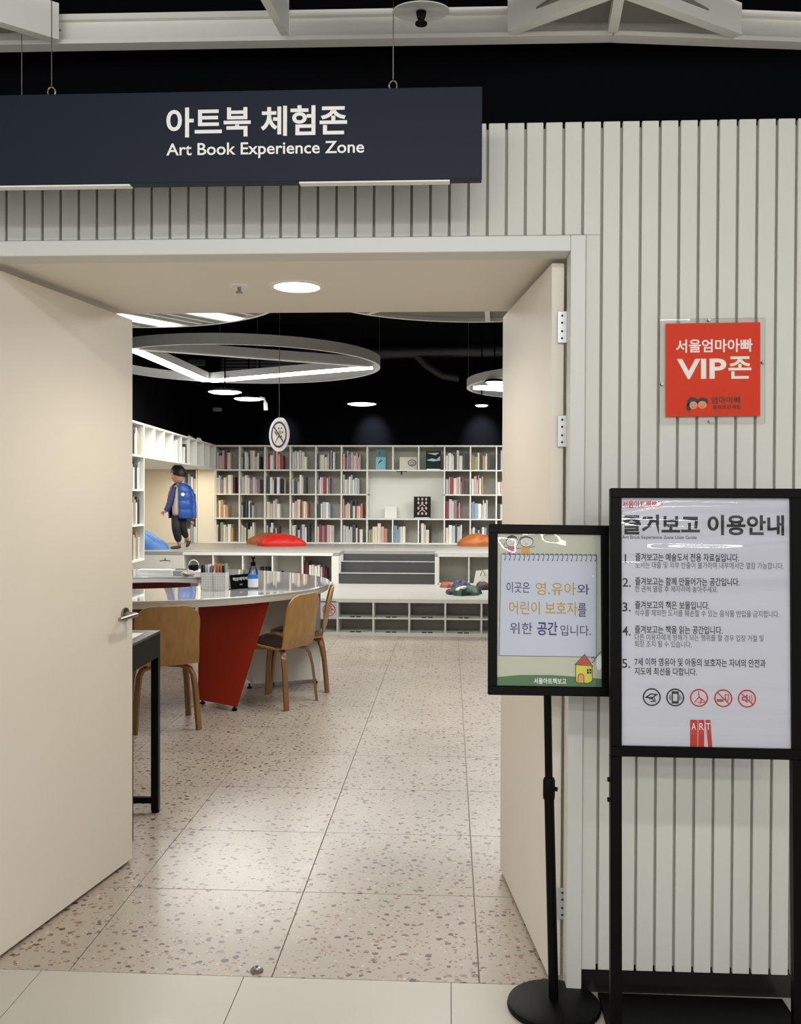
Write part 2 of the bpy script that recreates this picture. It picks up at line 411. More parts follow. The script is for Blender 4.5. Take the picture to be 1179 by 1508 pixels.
# ------------------------------------------------------------------ doors
def hinge(parent, x, y, z, s=1):
    h = obj('hinge', MB().box(x - 0.026, x + 0.004, y - 0.004, y, z - 0.045, z + 0.045, 0.001).tube([(x + 0.006, y - 0.006, z - 0.045), (x + 0.006, y - 0.006, z + 0.045)], 0.006)
            .box(x + 0.006, x + 0.012, y - 0.002, y + 0.02, z - 0.075, z + 0.075), M_GALV, parent)
    d = MB()
    for dz in (-0.032, -0.012, 0.012, 0.032): d.disc(x - 0.013, z + dz, 0.0035, y - 0.0046, 8)
    obj('screw', d, M_INK, h); return h
# right leaf
A = at(806, 1446, Z=0.01); B = at(736, 1279, Z=0.01)
A.y = 2.745; A.x = at(809.5, 900, Y=2.745).x; A.z = 0; 
dirv = Vector((B.x - A.x, B.y - A.y, 0)); LEN = dirv.length; ang = math.atan2(dirv.y, dirv.x)
ZD = ZH0 - 0.012
d2 = struct(obj('door_2', MB().box(0, LEN, -0.036, 0, 0.012, ZD, 0.0015), M_DOOR, None, A, (0, 0, ang)))
d2['label'] = 'cream right-hand door leaf standing open into the room'
for py in (482, 635, 1330):
    z = at(828, py, Y=2.742).z
    # hinges sit on the leaf's near edge: world-oriented, converted into the leaf's frame
    h = hinge(d2, 0, 0, 0); inv = Matrix.Rotation(-ang, 4, 'Z')
    wp = Vector((at(834, py, Y=2.74).x, 2.741, z)) - A
    h.location = inv @ wp; h.rotation_euler = (0, 0, -ang)
# left leaf
B1 = at(195, 1264, Z=0.012); H1 = at(0, 1408, Z=0.012)
dv = (H1 - B1); dv.z = 0; dv.normalize()
t = (2.76 - B1.y) / dv.y; A1 = B1 + dv * t; A1.z = 0
dl = Vector((B1.x - A1.x, B1.y - A1.y, 0)); ang1 = math.atan2(dl.y, dl.x)
d1 = struct(obj('door_1', MB().box(0, dl.length, 0, 0.042, 0.012, ZD, 0.0015), M_DOOR, None, A1, (0, 0, ang1)))
d1['label'] = 'cream left-hand door leaf with a steel lever handle'
hd = obj('door_handle', MB().lathe([(0.0, 0), (0.026, 0), (0.026, 0.008), (0.011, 0.011), (0.010, 0.048), (0.0, 0.048)], 24, axis='y'), M_STEEL, d1,
         (dl.length - 0.062, 0, at(188, 900, Y=3.6).z), (0, 0, 0), True)
obj('lever', MB().tube([(0.004, -0.048, 0), (-0.03, -0.050, 0.0), (-0.118, -0.048, -0.004)], 0.0085, 10), M_STEEL, hd, (0, 0, 0), (0, 0, 0), True)
obj('handle_plate', MB().box(-0.05, -0.02, -0.001, 0.001, -0.09, -0.07), M_DOOR, hd)
# door stop on the floor joint
ds = at(378, 1430, Z=0.0)
dsb = thing('floor_door_stop', 'small chrome dome door stop on the terrazzo edge', 'door stop', (ds.x, ds.y, 0))
obj('dome', MB().lathe([(0.019, 0), (0.019, 0.004), (0.014, 0.009), (0.006, 0.013), (0.0, 0.0135)], 20), M_STEEL, dsb, smooth=True)
obj('screw', MB().lathe([(0.005, 0.0125), (0.005, 0.0145), (0, 0.0145)], 10), M_INK, dsb)

# vestibule soffit fittings
dlp = at(437, 421, Z=ZH0 + .012)
dn = thing('downlight', 'round lit downlight recessed in the cream soffit above the doorway', 'ceiling light', dlp)
obj('bezel', MB().lathe([(0.074, 0), (0.092, 0), (0.088, -0.005), (0.076, -0.006)], 36, True), M_RAFT, dn, smooth=True)
obj('diffuser', MB().lathe([(0.0, -0.008), (0.05, -0.007), (0.0755, -0.0005)], 36), M_LEDW, dn)
sp = at(352, 421, Z=ZH0 + .012)
spk = thing('sprinkler_head', 'small concealed sprinkler beside the round downlight', 'sprinkler', sp)
obj('escutcheon', MB().lathe([(0.0, 0), (0.034, 0), (0.032, -0.004), (0.0, -0.005)], 24), M_RAFT, spk)
obj('frame', MB().tube([(0, 0, -0.004), (0, 0, -0.02)], 0.006).box(-0.01, 0.01, -0.01, 0.01, -0.024, -0.02), M_STEEL, spk)
s2 = at(381, 378, Z=ZH0 + .012)
tag(obj('ceiling_sensor', MB().lathe([(0, 0), (0.006, 0), (0.005, -0.004), (0, -0.005)], 12), M_STEEL, None, s2), 'tiny dark stud in the soffit near the door header', 'fixing')

# ================================================================== CORRIDOR: hanging sign
SY = 2.42
a = at(710, 127, Y=SY); b = at(710, 263, Y=SY)
zt, zb = a.z, b.z; xr = a.x
sign = thing('hanging_sign', 'long charcoal sign hung over the doorway with white Korean and English lettering', 'sign', ((-2.1 + xr) / 2, SY, zb))
sxl = -2.1 - sign.location.x; sxr = xr - sign.location.x; sh = zt - zb
board = obj('board', MB().box(sxl, sxr, 0, 0.035, 0, sh, 0.001), M_SIGN, sign)
def sgn(px, py): p = at(px, py, Y=SY); return p.x - sign.location.x, p.z - zb
x0, z0 = sgn(245, 203); x1, z1 = sgn(511, 154)
text('아트북 체험존', x0, x1, z0, z1, M_CHALK, board, -0.001, 0.022)
x0, z0 = sgn(245, 235); x1, z1 = sgn(536, 207)
text('Art Book Experience Zone', x0, x1, z0, z1, M_CHALK, board, -0.001, 0.012)
obj('bottom_rail', MB().box(sgn(440, 265)[0], sgn(662, 265)[0], 0.004, 0.03, -0.004, -0.0002), M_RAFT, sign)
obj('bottom_rail', MB().box(sgn(-40, 265)[0], sgn(190, 265)[0], 0.004, 0.03, -0.004, -0.0002), M_RAFT, sign)
for px in (72, 578):
    x, z = sgn(px, 127)
    wi = obj('suspension_wire', MB().tube([(x, 0.017, sh + 0.028), (x, 0.017, 3.3 - zb)], 0.0014, 6), M_STEEL, sign)
    obj('eyelet', MB().tube([(x + 0.010 * math.cos(q), 0.017, sh + 0.014 + 0.012 * math.sin(q)) for q in [R(30 * i) for i in range(13)]], 0.0022, 6).box(x - .006, x + .006, 0.012, 0.022, sh, sh + 0.004), M_STEEL, wi)
x, z = sgn(32, 127)
tag(obj('ceiling_wire', MB().tube([(0, 0, 0), (0, 0, 3.3 - ZTOP)], 0.0014, 6), M_WIRE, None, (at(32, 100, Y=2.6).x, 2.6, ZTOP)), 'thin grey wire dropping to the wall top behind the left end of the sign', 'wire')

# ------------------------------------------------------------------ ceiling lattice in the corridor
zl = 2.655
def lb(px, py): return at(px, py, Z=zl)
raft = thing('ceiling_raft', 'white triangulated metal raft hanging above the black gap over the wall', 'ceiling raft', (0, 2.5, zl))
def member(p, q, h=0.085, wd=0.035, name='lattice_bar', ext0=0, lip=False):
    p = Vector(p) - raft.location; q = Vector(q) - raft.location; p.z = q.z = 0
    d = (q - p).normalized(); p = p - d * ext0; n = Vector((-d.y, d.x, 0)) * wd / 2
    m = MB()
    def bx(o0, o1, z0, z1):
        m.prism([p + n * o0 + Vector((0, 0, z0)), q + n * o0 + Vector((0, 0, z0)), q + n * o1 + Vector((0, 0, z0)), p + n * o1 + Vector((0, 0, z0))],
                [p + n * o0 + Vector((0, 0, z1)), q + n * o0 + Vector((0, 0, z1)), q + n * o1 + Vector((0, 0, z1)), p + n * o1 + Vector((0, 0, z1))])
    if lip:
        bx(-1, 1, 0, 0.012); bx(0.2, 1, 0.012, h - 0.016); bx(-0.5, 1, h - 0.016, h)
    else: bx(-1, 1, 0, h)
    return obj(name, m, M_RAFT, raft)
e0 = lb(-400, 78); e1 = lb(900, 57); e2 = lb(1400, 76)
member(e0, e1, 0.088, 0.045, 'edge_beam', lip=True); member(e1, e2, 0.088, 0.045, 'edge_beam', lip=True)
def inter(px, py, qx, qy, k=1.0, **kw):
    p = lb(px, py); q = lb(qx, qy); d = (p - q).normalized(); member(q + d * 0.03, q + d * k, **kw)
inter(390, 0, 424, 60, 1.3, wd=0.022, h=0.095)
inter(911, 0, 901, 56, 1.3, wd=0.026, h=0.085)
inter(885, 0, 738, 54, 1.5, wd=0.03, h=0.085)
inter(938, 0, 1096, 58, 1.5, wd=0.03, h=0.085)
inter(0, 36, 100, 66, 1.6, wd=0.03, h=0.10)
def pan(pts, z=0.03):
    q = [Vector(lb(*p)) - raft.location for p in pts]
    obj('raft_panel', MB().prism([(v.x, v.y, z) for v in q], [(v.x, v.y, z + .006) for v in q]), M_PANELG, raft)
pan([(905, -40), (760, 48), (900, 50), (1080, 52)]); pan([(-120, 10), (-150, 70), (90, 62)])
dp = at(620, 18, Y=2.36)
FROST = mat('frosted_plate', 'e8eaea', 0.3); FROST.node_tree.nodes['Principled BSDF'].inputs['Alpha'].default_value = 0.72
hc = thing('ceiling_sprinkler', 'sprinkler under a round translucent heat plate at the top of the photo', 'sprinkler', dp)
obj('heat_plate', MB().lathe([(0.0, 0.004), (0.069, 0.0), (0.071, 0.002), (0.0, 0.007)], 40), FROST, hc, rot=(R(8), 0, 0), smooth=True)
obj('pipe', MB().tube([(0, 0, 0.0), (0, 0, 3.3 - dp.z)], 0.012, 12), M_STEEL, hc)
obj('nozzle', MB().lathe([(0.0, -0.03), (0.015, -0.03), (0.015, -0.026), (0.007, -0.02), (0.011, -0.012), (0.013, 0.0), (0, 0)], 16), M_BLKMETAL, hc)
# linear lamps of the corridor (out of view, they light it)
for y, wh in ((0.2, 'overhead'), (-1.9, 'behind the photographer'), (-3.4, 'farthest behind the photographer, by the back wall')):
    t = thing('linear_lamp', 'long white linear corridor lamp ' + wh, 'ceiling light', (0, y, 2.81), group='corridor lamps')
    obj('housing', MB().box(-1.85, 1.85, -0.07, 0.07, 0.004, 0.08), M_RAFT, t)
    obj('diffuser', MB().box(-1.8, 1.8, -0.055, 0.055, 0.0, 0.004), M_LED, t)

# ------------------------------------------------------------------ VIP sign
VY = YW - 0.016
a = at(972, 469, Y=VY - .012); b = at(1127, 624, Y=VY - .012)
vip = thing('acrylic_wall_sign', 'square orange-red VIP zone sign in a clear acrylic holder on the slatted wall', 'sign', ((a.x + b.x) / 2, VY - .0008, b.z), (0, R(-0.5), 0))
W2 = (b.x - a.x) / 2; H2 = a.z - b.z
def vp(px, py): p = at(px, py, Y=VY - .01); return p.x - vip.location.x, p.z - b.z
rx0, rz0 = vp(980.5, 613); rx1, rz1 = vp(1120.5, 475)
card = obj('card', MB().box(rx0, rx1, -0.008, -0.006, rz0, rz1), mat('orange_red', 'dc3c14', 0.6, spec=.15), vip)
obj('holder', MB().box(-W2, W2, -0.012, -0.010, 0, H2, 0.0006).box(-W2, W2, -0.003, 0, 0, H2, 0.0006), M_ACRYL, vip)
for (px, py) in ((1124, 534), (975, 565), (1045, 620), (1045, 471)):
    x, z = vp(px, py); obj('standoff', MB().tube([(x, -0.0135, z), (x, 0, z)], 0.004, 10), M_STEEL, vip)
def vt(s, x0, x1, y0, y1, m, off=0.0):
    a_, b_ = vp(x0, y1), vp(x1, y0); text(s, a_[0], b_[0], a_[1], b_[1], m, card, -0.0086, off)
vt('서울엄마아빠', 996, 1109, 499, 519, M_WINK, 0.02)
vt('VIP', 997, 1070, 528, 558, M_WINK, 0.025); vt('존', 1073, 1107, 525, 558, M_WINK, 0.018)
vt('엄마아빠', 1047, 1091, 584, 594.5, M_INK, 0.018); vt('행복프로젝트', 1049, 1091, 596.5, 603, M_INK, 0.018)
def vd(name, fn, m): mb = MB(); fn(mb); obj(name, mb, m, card)
s_ = 0.19 / 100
cx1, cz1 = vp(1021, 596.5); cx2, cz2 = vp(1033.5, 596)
rr = 0.0125
vd('hair_mark', lambda m: (m.disc(cx1 - .002, cz1 + .007, rr * 1.25, -0.0084), m.disc(cx1 - .013, cz1 - .005, rr * .55, -0.0084, rz=rr * .9), m.disc(cx2 + .002, cz2 + .008, rr * 1.2, -0.0084, rz=rr)), M_INK)
M_FACE = mat('face_peach', 'eaa070', 0.5)
vd('face_mark', lambda m: (m.disc(cx1, cz1, rr * .86, -0.0087), m.disc(cx2 + .001, cz2, rr * .95, -0.0087, rz=rr * .84)), M_FACE)
def smile(m, cx, cz):
    m.ring(cx, cz - .001, .0055, .0012, -0.0090, 8, a0=200, a1=340)
    for s in (-1, 1): m.ring(cx + s * .0045, cz + .001, .0024, .001, -0.0090, 6, a0=10, a1=170)
vd('smile_mark', lambda m: (smile(m, cx1, cz1), smile(m, cx2 + .001, cz2)), M_INK)

# ------------------------------------------------------------------ big poster stand
BY = 2.405
tilt = R(-2.6)
bl = at(899, 1112, Y=BY); tr_ = at(1178, 720, Y=BY + .03)
bx0 = at(898, 1000, Y=BY).x; bx1 = at(1180.5, 1000, Y=BY).x; bw = bx1 - bx0
zB0 = bl.z; zT = tr_.z
stand = thing('poster_stand', 'large black floor stand holding the white library rules poster, right edge of the photo', 'sign stand', ((bx0 + bx1) / 2, 2.40, 0), (0, 0, R(-0.6)))
hw = bw / 2; pw = 0.028
def lean(z): return (z - zB0) * math.tan(-tilt) + 0.0
base = obj('base_plate', MB().box(-hw + .012, hw + .045, -0.26, 0.262, 0, 0.012, 0.002), M_BLKMETAL, stand)
for s in (-1, 1):
    x0, x1 = (-hw, -hw + pw) if s < 0 else (hw - pw, hw)
    y0, y1 = lean(0.012), lean(zB0)
    obj('post', MB().prism([(x0, y0 - .012, .012), (x1, y0 - .012, .012), (x1, y0 + .012, .012), (x0, y0 + .012, .012)],
                           [(x0, y1 - .012, zB0), (x1, y1 - .012, zB0), (x1, y1 + .012, zB0), (x0, y1 + .012, zB0)]), M_BLKMETAL, stand)
fh = (zT - zB0) / math.cos(tilt)
fr = obj('frame', MB().box(-hw, hw, -0.013, 0.013, 0, 0.026, 0.002).box(-hw, hw, -0.013, 0.013, fh - 0.024, fh, 0.002).box(-hw, -hw + pw, -0.013, 0.013, 0.024, fh - 0.022, 0.002)
         .box(hw - pw, hw, -0.013, 0.013, 0.024, fh - 0.022, 0.002).box(-hw + .01, hw - .01, 0.002, 0.010, .01, fh - .01), M_BLKMETAL, stand, (0, 0, zB0), (tilt, 0, 0))
for dz in (0.06, 0.11): obj('knob', MB().tube([(-hw - .006, lean(zB0 - dz), zB0 - dz), (-hw, lean(zB0 - dz), zB0 - dz)], 0.006, 8), M_BLKMETAL, stand)
pX0, pX1, pZ0, pZ1 = -hw + pw - .001, hw - pw + .001, 0.0245, fh - 0.0225
poster = obj('poster', MB().box(pX0, pX1, -0.0005, 0.0, pZ0, pZ1), M_PAPER, stand, (0, 0, zB0), (tilt, 0, 0))
poster.location = (0, 0, zB0)
film = obj('clear_film', MB().box(pX0, pX1, -0.0045, -0.004, pZ0, pZ1), M_FILM, stand, (0, 0, zB0), (tilt, 0, 0))
def bp(px, py):
    u = (px - (912 + 3 * (py - 733) / 367)) / 253; v = (1099.5 - py) / (1099.5 - 733.5)
    return pX0 + u * (pX1 - pX0), pZ0 + v * (pZ1 - pZ0)
def bt(s, x0, x1, y0, y1, m=M_INK, off=0.0):
    a_, b_ = bp(x0, y1), bp(x1, y0); a_1 = bp(x0, (y0 + y1) / 2)[0]; b_1 = bp(x1, (y0 + y1) / 2)[0]
    return text(s, a_1, b_1, a_[1], b_[1], m, poster, -0.0012, off)
bt('서울아트책보고', 915, 976, 738.5, 749.5, M_REDINK, 0.02)
bt('즐겨보고 이용안내', 915, 1157, 759, 789, M_INK, 0.03)
bt('Art Book Experience Zone User Guide', 915, 1027, 790, 796.5, M_INK2, 0.012)
rows = [('1.', 818, 831, [('즐겨보고는 예술도서 전용 자료실입니다.', 935, 1090, 816, 828, 1), ('도서는 대출 및 외부 반출이 불가하며 내부에서만 열람 가능합니다.', 935, 1156, 828.5, 838.5, 0)]),
        ('2.', 853, 866, [('즐겨보고는 함께 만들어가는 공간입니다.', 935, 1091, 851.5, 863.5, 1), ('한 권씩 열람 후 제자리에 놓아주세요.', 935, 1059, 864, 873.5, 0)]),
        ('3.', 889, 902.5, [('즐겨보고의 책은 보물입니다.', 935, 1046, 886.5, 898.5, 1), ('식수를 제외한 도서를 훼손할 수 있는 음식물 반입을 금지합니다.', 935, 1150, 899, 909, 0)]),
        ('4.', 924, 938, [('즐겨보고는 책을 읽는 공간입니다.', 935, 1066, 922.5, 934.5, 1), ('다른 이용자에게 방해가 되는 행위를 할 경우 입장 거절 및', 935, 1127, 935, 944.5, 0), ('퇴장 조치 될 수 있습니다.', 935, 1020, 945, 954.5, 0)]),
        ('5.', 972, 985.5, [('7세 이하 영유아 및 아동의 보호자는 자녀의 안전과', 935, 1130, 970, 982, 1), ('지도에 최선을 다합니다.', 935, 1028, 984, 995.5, 1)])]
for n_, y0, y1, ls in rows:
    bt(n_, 916 if n_ != '1.' else 919, 928.5, y0, y1, M_INK, 0.01)
    for s, x0, x1, ya, yb, bold in ls: bt(s, x0, x1, ya, yb, M_INK if bold else M_INK2, 0.014 if bold else 0.004)
# icons
ICY = 1027.5; r_i = 13.6 * (pX1 - pX0) / 253; wl_ = r_i * .16
for i, px in enumerate((961, 996, 1031.5, 1067.5, 1102.5)):
    cx, cz = bp(px, ICY); m = MB(); m.ring(cx, cz, r_i, wl_, -0.0014)
    q = r_i
    def L(pts, k=.1): m.line([(cx + u * q, cz + v * q) for u, v in pts], q * k, -0.0014)
    if i == 0: L([(-.65, -.05), (-.1, .35), (.55, .3), (.1, -.05), (-.65, -.05)], .14); L([(-.3, -.15), (.1, -.2), (.25, -.45), (-.1, -.5)], .12); L([(.3, -.1), (.4, -.55)], .1)
    if i == 1:
        L([(-.32, -.62), (-.32, .62), (.32, .62), (.32, -.62), (-.32, -.62)], .14); L([(-.3, .5), (.3, .5)], .2); L([(-.3, -.5), (.3, -.5)], .2)
        L([(-.5, -.3), (-.5, .3)], .07); L([(.5, -.3), (.5, .3)], .07); L([(-.63, -.2), (-.63, .2)], .06); L([(.63, -.2), (.63, .2)], .06)
    if i == 2: L([(-.05, .7), (0, .1), (-.5, -.5)], .1); L([(0, .1), (.25, -.1), (.15, -.6)], .12); L([(.25, -.1), (.65, -.4)], .1); L([(-.2, -.5), (.6, -.5)], .08)
    if i == 3: L([(-.6, -.25), (-.1, -.25)], .3); L([(.2, .4), (.3, -.3), (.5, -.3), (.62, .4), (.2, .4)], .09); L([(-.65, .66), (.66, -.65)], .12)
    if i == 4: L([(-.5, .15), (-.25, .15), (.0, .4), (0, -.4), (-.25, -.15), (-.5, -.15), (-.5, .15)], .12); L([(.25, -.3), (.32, 0), (.25, .3)], .09); L([(.48, -.4), (.58, 0), (.48, .4)], .08); L([(-.66, .62), (.66, -.66)], .12)
    obj('pictogram', m, M_INK if i < 2 else M_REDINK, poster)
def quadp(pts, m, y=-0.0012, name='emblem'): mb = MB(); mb.poly([(bp(*p)[0], y, bp(*p)[1]) for p in pts]); obj(name, mb, m, poster)
quadp([(1018.5, 1099), (1018.5, 1059.5), (1029.5, 1059.5), (1029.5, 1099)], M_REDINK)
quadp([(1030.5, 1099), (1030.5, 1059.5), (1039.5, 1059.5), (1039.5, 1099)], M_REDINK)
quadp([(1045.5, 1099), (1041, 1059.5), (1048.5, 1059.5), (1051.5, 1099)], M_REDINK)
for s, x in (('A', 1020.5), ('R', 1032), ('T', 1042)): bt(s, x, x + 6.5, 1064, 1074, M_WINK, 0.0).location.y = -0.0004

# ------------------------------------------------------------------ small poster stand
SC = at(815, 1484, Z=0)
sst = thing('round_base_sign_stand', 'small black stand on a round base with the hand-lettered notice, beside the door', 'sign stand', (SC.x, SC.y, 0))
obj('base', MB().lathe([(0, 0), (0.124, 0), (0.127, 0.006), (0.124, 0.016), (0.110, 0.021), (0.02, 0.026), (0, 0.026)], 48), M_BLKMETAL, sst, smooth=True)
pc = at(807, 898, Y=2.53) - sst.location
def pl(px, py, Y=2.545): p = at(px, py, Y=Y); return p - sst.location
p0 = pl(815, 1484); pmid = pl(811, 1170); ptop = pl(808, 1022)
p0.y = 0; pmid.y = 0; ptop.y = 0.0; p0.z = 0.02; p0.x = 0
obj('lower_pole', MB().tube([p0, pmid], 0.0135, 16), M_BLKMETAL, sst, smooth=True)
obj('upper_pole', MB().tube([pmid, ptop + Vector((0, 0, .05))], 0.0105, 16), M_BLKMETAL, sst, smooth=True)
obj('collar', MB().tube([pmid - Vector((0, 0, .028)), pmid - Vector((0, 0, .02)), pmid + Vector((0, 0, .022)), pmid + Vector((0, 0, .03))], [.0155, .0165, .0165, .014], 16), M_BLKMETAL, sst, smooth=True)
obj('clamp_knob', MB().tube([pmid + Vector((.014, 0, .0)), pmid + Vector((.022, -.004, 0))], 0.006, 10), M_BLKMETAL, sst)
tl2 = R(-6.5); yw2 = R(2.0)
fw = at(896, 898, Y=2.53).x - at(717, 898, Y=2.53).x; fh2 = (at(807, 773, Y=2.555).z - at(807, 1023, Y=2.505).z) / math.cos(tl2)
zb2 = at(807, 1023, Y=2.505).z
floc = (at(807.5, 1023, Y=2.505).x - SC.x, 2.505 - SC.y - .012, zb2); frot = (tl2, R(0.5), yw2)
h2 = fw / 2; bd = 0.0235; bt_ = 0.0245
obj('frame', MB().box(-h2, h2, -0.009, 0.009, 0, bt_, .002).box(-h2, h2, -0.009, 0.009, fh2 - bt_, fh2, .002).box(-h2, -h2 + bd, -0.009, 0.009, bt_ - .002, fh2 - bt_ + .002, .002)
    .box(h2 - bd, h2, -0.009, 0.009, bt_ - .002, fh2 - bt_ + .002, .002).box(-h2 + .01, h2 - .01, 0.002, 0.008, .01, fh2 - .01), M_BLKMETAL, sst, floc, frot)
qX0, qX1, qZ0, qZ1 = -h2 + bd - .001, h2 - bd + .001, bt_ - .001, fh2 - bt_ + .001
note = obj('notice', MB().box(qX0, qX1, -0.0005, 0, qZ0, qZ1), mat('notice_sage', 'c4c8b4', 0.6), sst, floc, frot)
obj('clear_film', MB().box(qX0, qX1, -0.0045, -0.004, qZ0, qZ1), M_FILM2, sst, floc, frot)
def np_(px, py):
    k = (py - 787) / 221; u = (px - (726.5 + 4 * k)) / ((880 + 6.5 * k) - (726.5 + 4 * k)); v = (1009 - py) / (1009 - 787)
    return qX0 + u * (qX1 - qX0), qZ0 + v * (qZ1 - qZ0)
# photo crop coords for the notice: crop (700,760) at 5.386 px/px
def nc(cx, cy): return np_(700 + cx / 5.385, 760 + cy / 5.385)
def npoly(pts, m, y, name='picture'): mb = MB(); mb.poly([(nc(*p)[0], y, nc(*p)[1]) for p in pts]); return obj(name, mb, m, note)
def nline(ptss, k, m, y=-0.0016, name='line_art'):
    mb = MB()
    for pts in ptss: mb.line([nc(*p) for p in pts], k * 0.000336, y)
    return obj(name, mb, m, note)
M_NAVY = mat('ink_navy', '2c2c6a', 0.5); M_GOLD = mat('ink_gold', 'b89a3a', 0.5); M_GREEN = mat('print_green', '4d7a4c', 0.6)
M_BLUEP = mat('print_bluewhite', 'c9cedb', 0.6)
npoly([(178, 312), (940, 312), (958, 1108), (180, 1108)], M_BLUEP, -0.0008, 'notepad')
nline([[(178, 312), (180, 1108), (956, 1108), (940, 312), (178, 312)]], 5, M_INK2, -0.0010)
npoly([(158, 1342), (158, 1275), (350, 1255), (600, 1252), (800, 1262), (1003, 1275), (1003, 1342)], M_GREEN, -0.0008, 'grass_print')
rings = []
for i in range(20):
    x = 205 + i * 38
    rings.append([(x - 12, 330 - 22), (x + 6, 312 - 8), (x + 12, 330), (x + 4, 352)])
nline(rings, 6, M_INK2, -0.0012, 'spiral_binding')
mb = MB()
for i in range(20): p = nc(209 + i * 38, 355); mb.disc(p[0], p[1], .0021, -0.0013, 8)
obj('binding_hole', mb, M_INK2, note)
def nt_(s, x0, x1, y0, y1, m, off=0.0):
    a_, b_ = nc(x0, y1), nc(x1, y0); text(s, a_[0], b_[0], a_[1], b_[1], m, note, -0.0014, off)
nt_('이곳은', 228, 412, 530, 615, M_NAVY, 0.006); nt_('영.유아', 460, 780, 530, 630, M_GOLD, 0.006); nt_('와', 792, 888, 540, 622, M_NAVY, 0.008)
nt_('어린이 보호자', 252, 795, 680, 785, M_GOLD, 0.006); nt_('를', 802, 866, 690, 795, M_NAVY, 0.008)
nt_('위한', 262, 440, 848, 938, M_NAVY, 0.004); nt_('공간', 480, 640, 838, 945, M_NAVY, 0.02); nt_('입니다.', 665, 905, 862, 945, M_NAVY, 0.004)
nt_('서울아트책보고', 462, 720, 1276, 1322, M_WINK, 0.02)
# two doodled children
M_PINKP = mat('print_pink', 'c07a92', 0.6); M_ORP = mat('print_orange', 'dd9a4c', 0.6); M_SKINP = mat('print_skin', 'dcdad2', 0.6)
npoly([(235, 250), (290, 250), (302, 305), (228, 305)], M_PINKP, -0.0015, 'dress_print'); npoly([(348, 250), (398, 250), (412, 308), (334, 308)], M_ORP, -0.0015, 'dress_print')
def noval(cx, cy, rx, ry): return [(cx + rx * math.cos(R(t)), cy + ry * math.sin(R(t))) for t in range(0, 361, 20)]
npoly(noval(265, 215, 50, 38)[:-1], M_SKINP, -0.00155, 'face_print'); npoly(noval(378, 212, 52, 40)[:-1], M_SKINP, -0.00155, 'face_print')
npoly([(215, 200), (225, 172), (262, 158), (296, 172), (306, 185), (262, 182)], M_INK, -0.0017, 'hair_print'); npoly([(318, 205), (330, 175), (375, 163), (420, 178), (436, 205), (408, 186), (372, 178), (338, 190)], M_INK2, -0.0017, 'hair_print')
nline([noval(265, 215, 50, 38), noval(378, 212, 52, 40), [(238, 262), (215, 258), (192, 255)], [(292, 262), (312, 265), (338, 262)], [(400, 258), (425, 252), (446, 246)], [(205, 225), (200, 240)],
       [(248, 300), (246, 322)], [(276, 300), (278, 322)], [(360, 304), (358, 326)], [(388, 304), (390, 326)]], 4, M_INK, -0.0018)
nline([[(255, 228), (265, 233), (276, 228)], [(368, 226), (378, 232), (390, 226)], [(246, 210), (252, 208)], [(278, 210), (284, 208)], [(358, 206), (364, 204)], [(392, 206), (398, 204)]], 3, M_INK, -0.0018)
nline([[(470, 178), (490, 165), (500, 182), (520, 160), (540, 155), (520, 185), (548, 205)], [(556, 170), (562, 174)]], 3, mat('print_olive', 'a8a884', 0.6))
# house doodle
npoly([(790, 1168), (860, 1092), (922, 1170)], mat('print_red', 'c44a42', 0.6), -0.0015, 'roof_print')
npoly([(795, 1172), (920, 1175), (928, 1290), (900, 1308), (800, 1306)], mat('print_yellow', 'e2dc44', 0.6), -0.0015, 'wall_print')
npoly([(812, 1302), (814, 1250), (835, 1236), (858, 1250), (862, 1306)], M_FACE, -0.0017, 'door_print')
npoly([(880, 1202), (918, 1200), (920, 1235), (884, 1238)], M_INK, -0.0017, 'window_print')
nline([[(785, 1170), (862, 1088), (926, 1178), (785, 1168)], [(792, 1172), (792, 1290), (806, 1310), (900, 1310), (928, 1290), (922, 1178)], [(812, 1302), (814, 1250), (835, 1236), (858, 1250), (862, 1306)],
       [(915, 1120), (925, 1110), (945, 1120), (935, 1142), (922, 1150)], [(945, 1120), (960, 1100), (985, 1070), (1000, 1062)]], 5, M_INK, -0.0018)
nline([[(885, 1216), (917, 1222)], [(898, 1204), (902, 1234)]], 4, M_BLUEP, -0.0019)
npoly(noval(980, 1150, 24, 60)[:-1], M_WINK, -0.0013, 'cloud_print')

#@@INTERIOR@@
# ================================================================== INTERIOR
Z1, Z2 = 0.379, 0.752            # platform heights
YP1, YP2, YB = at(600, 937, Z=0).y, 11.30, 13.46
def X(px, Y, py=760): return at(px, py, Y=Y).x

def label_books(n): return n
# ---------------------------------------------------------------- platforms
M_HOLE = mat('slot_dark', '2c2a28', 0.6)
low = thing('low_platform', 'lower grey reading platform with two rows of white cubbies in its front', 'platform', (0, YP1, 0))
px0 = X(496.7, YP1, 910); pit = (X(708.7, YP1, 910) - px0) / 4
xL, xR = px0 - 5 * pit, px0 + 10 * pit
obj('deck', MB().box(xL - .02, xR + .02, 0.004, YP2 - YP1 + .3, Z1 - 0.03, Z1, 0.002), M_DECK, low)
obj('top_rail', MB().box(xL - .02, xR + .02, -0.004, 0.0035, Z1 - 0.040, Z1 - .0005), M_SHELF, low)
obj('plinth', MB().box(xL - .02, xR + .02, -0.002, 0.36, 0, 0.034), M_SHELF, low)
zs0, zs1, zs2 = 0.034, 0.179, Z1 - 0.030
obj('back_panel', MB().box(xL, xR, 0.36, 0.375, 0, zs2), M_BACK, low)
obj('shelf', MB().box(xL, xR, 0.0, 0.359, zs1 - .008, zs1 + .008), M_SHELF, low)
dm = MB().box(-0.009, 0.009, -0.001, 0.359, 0.0345, zs2 - .0005).mesh('divider')
for i in range(-5, 11): link('divider', dm, M_SHELF, low, (px0 + i * pit, 0, 0))
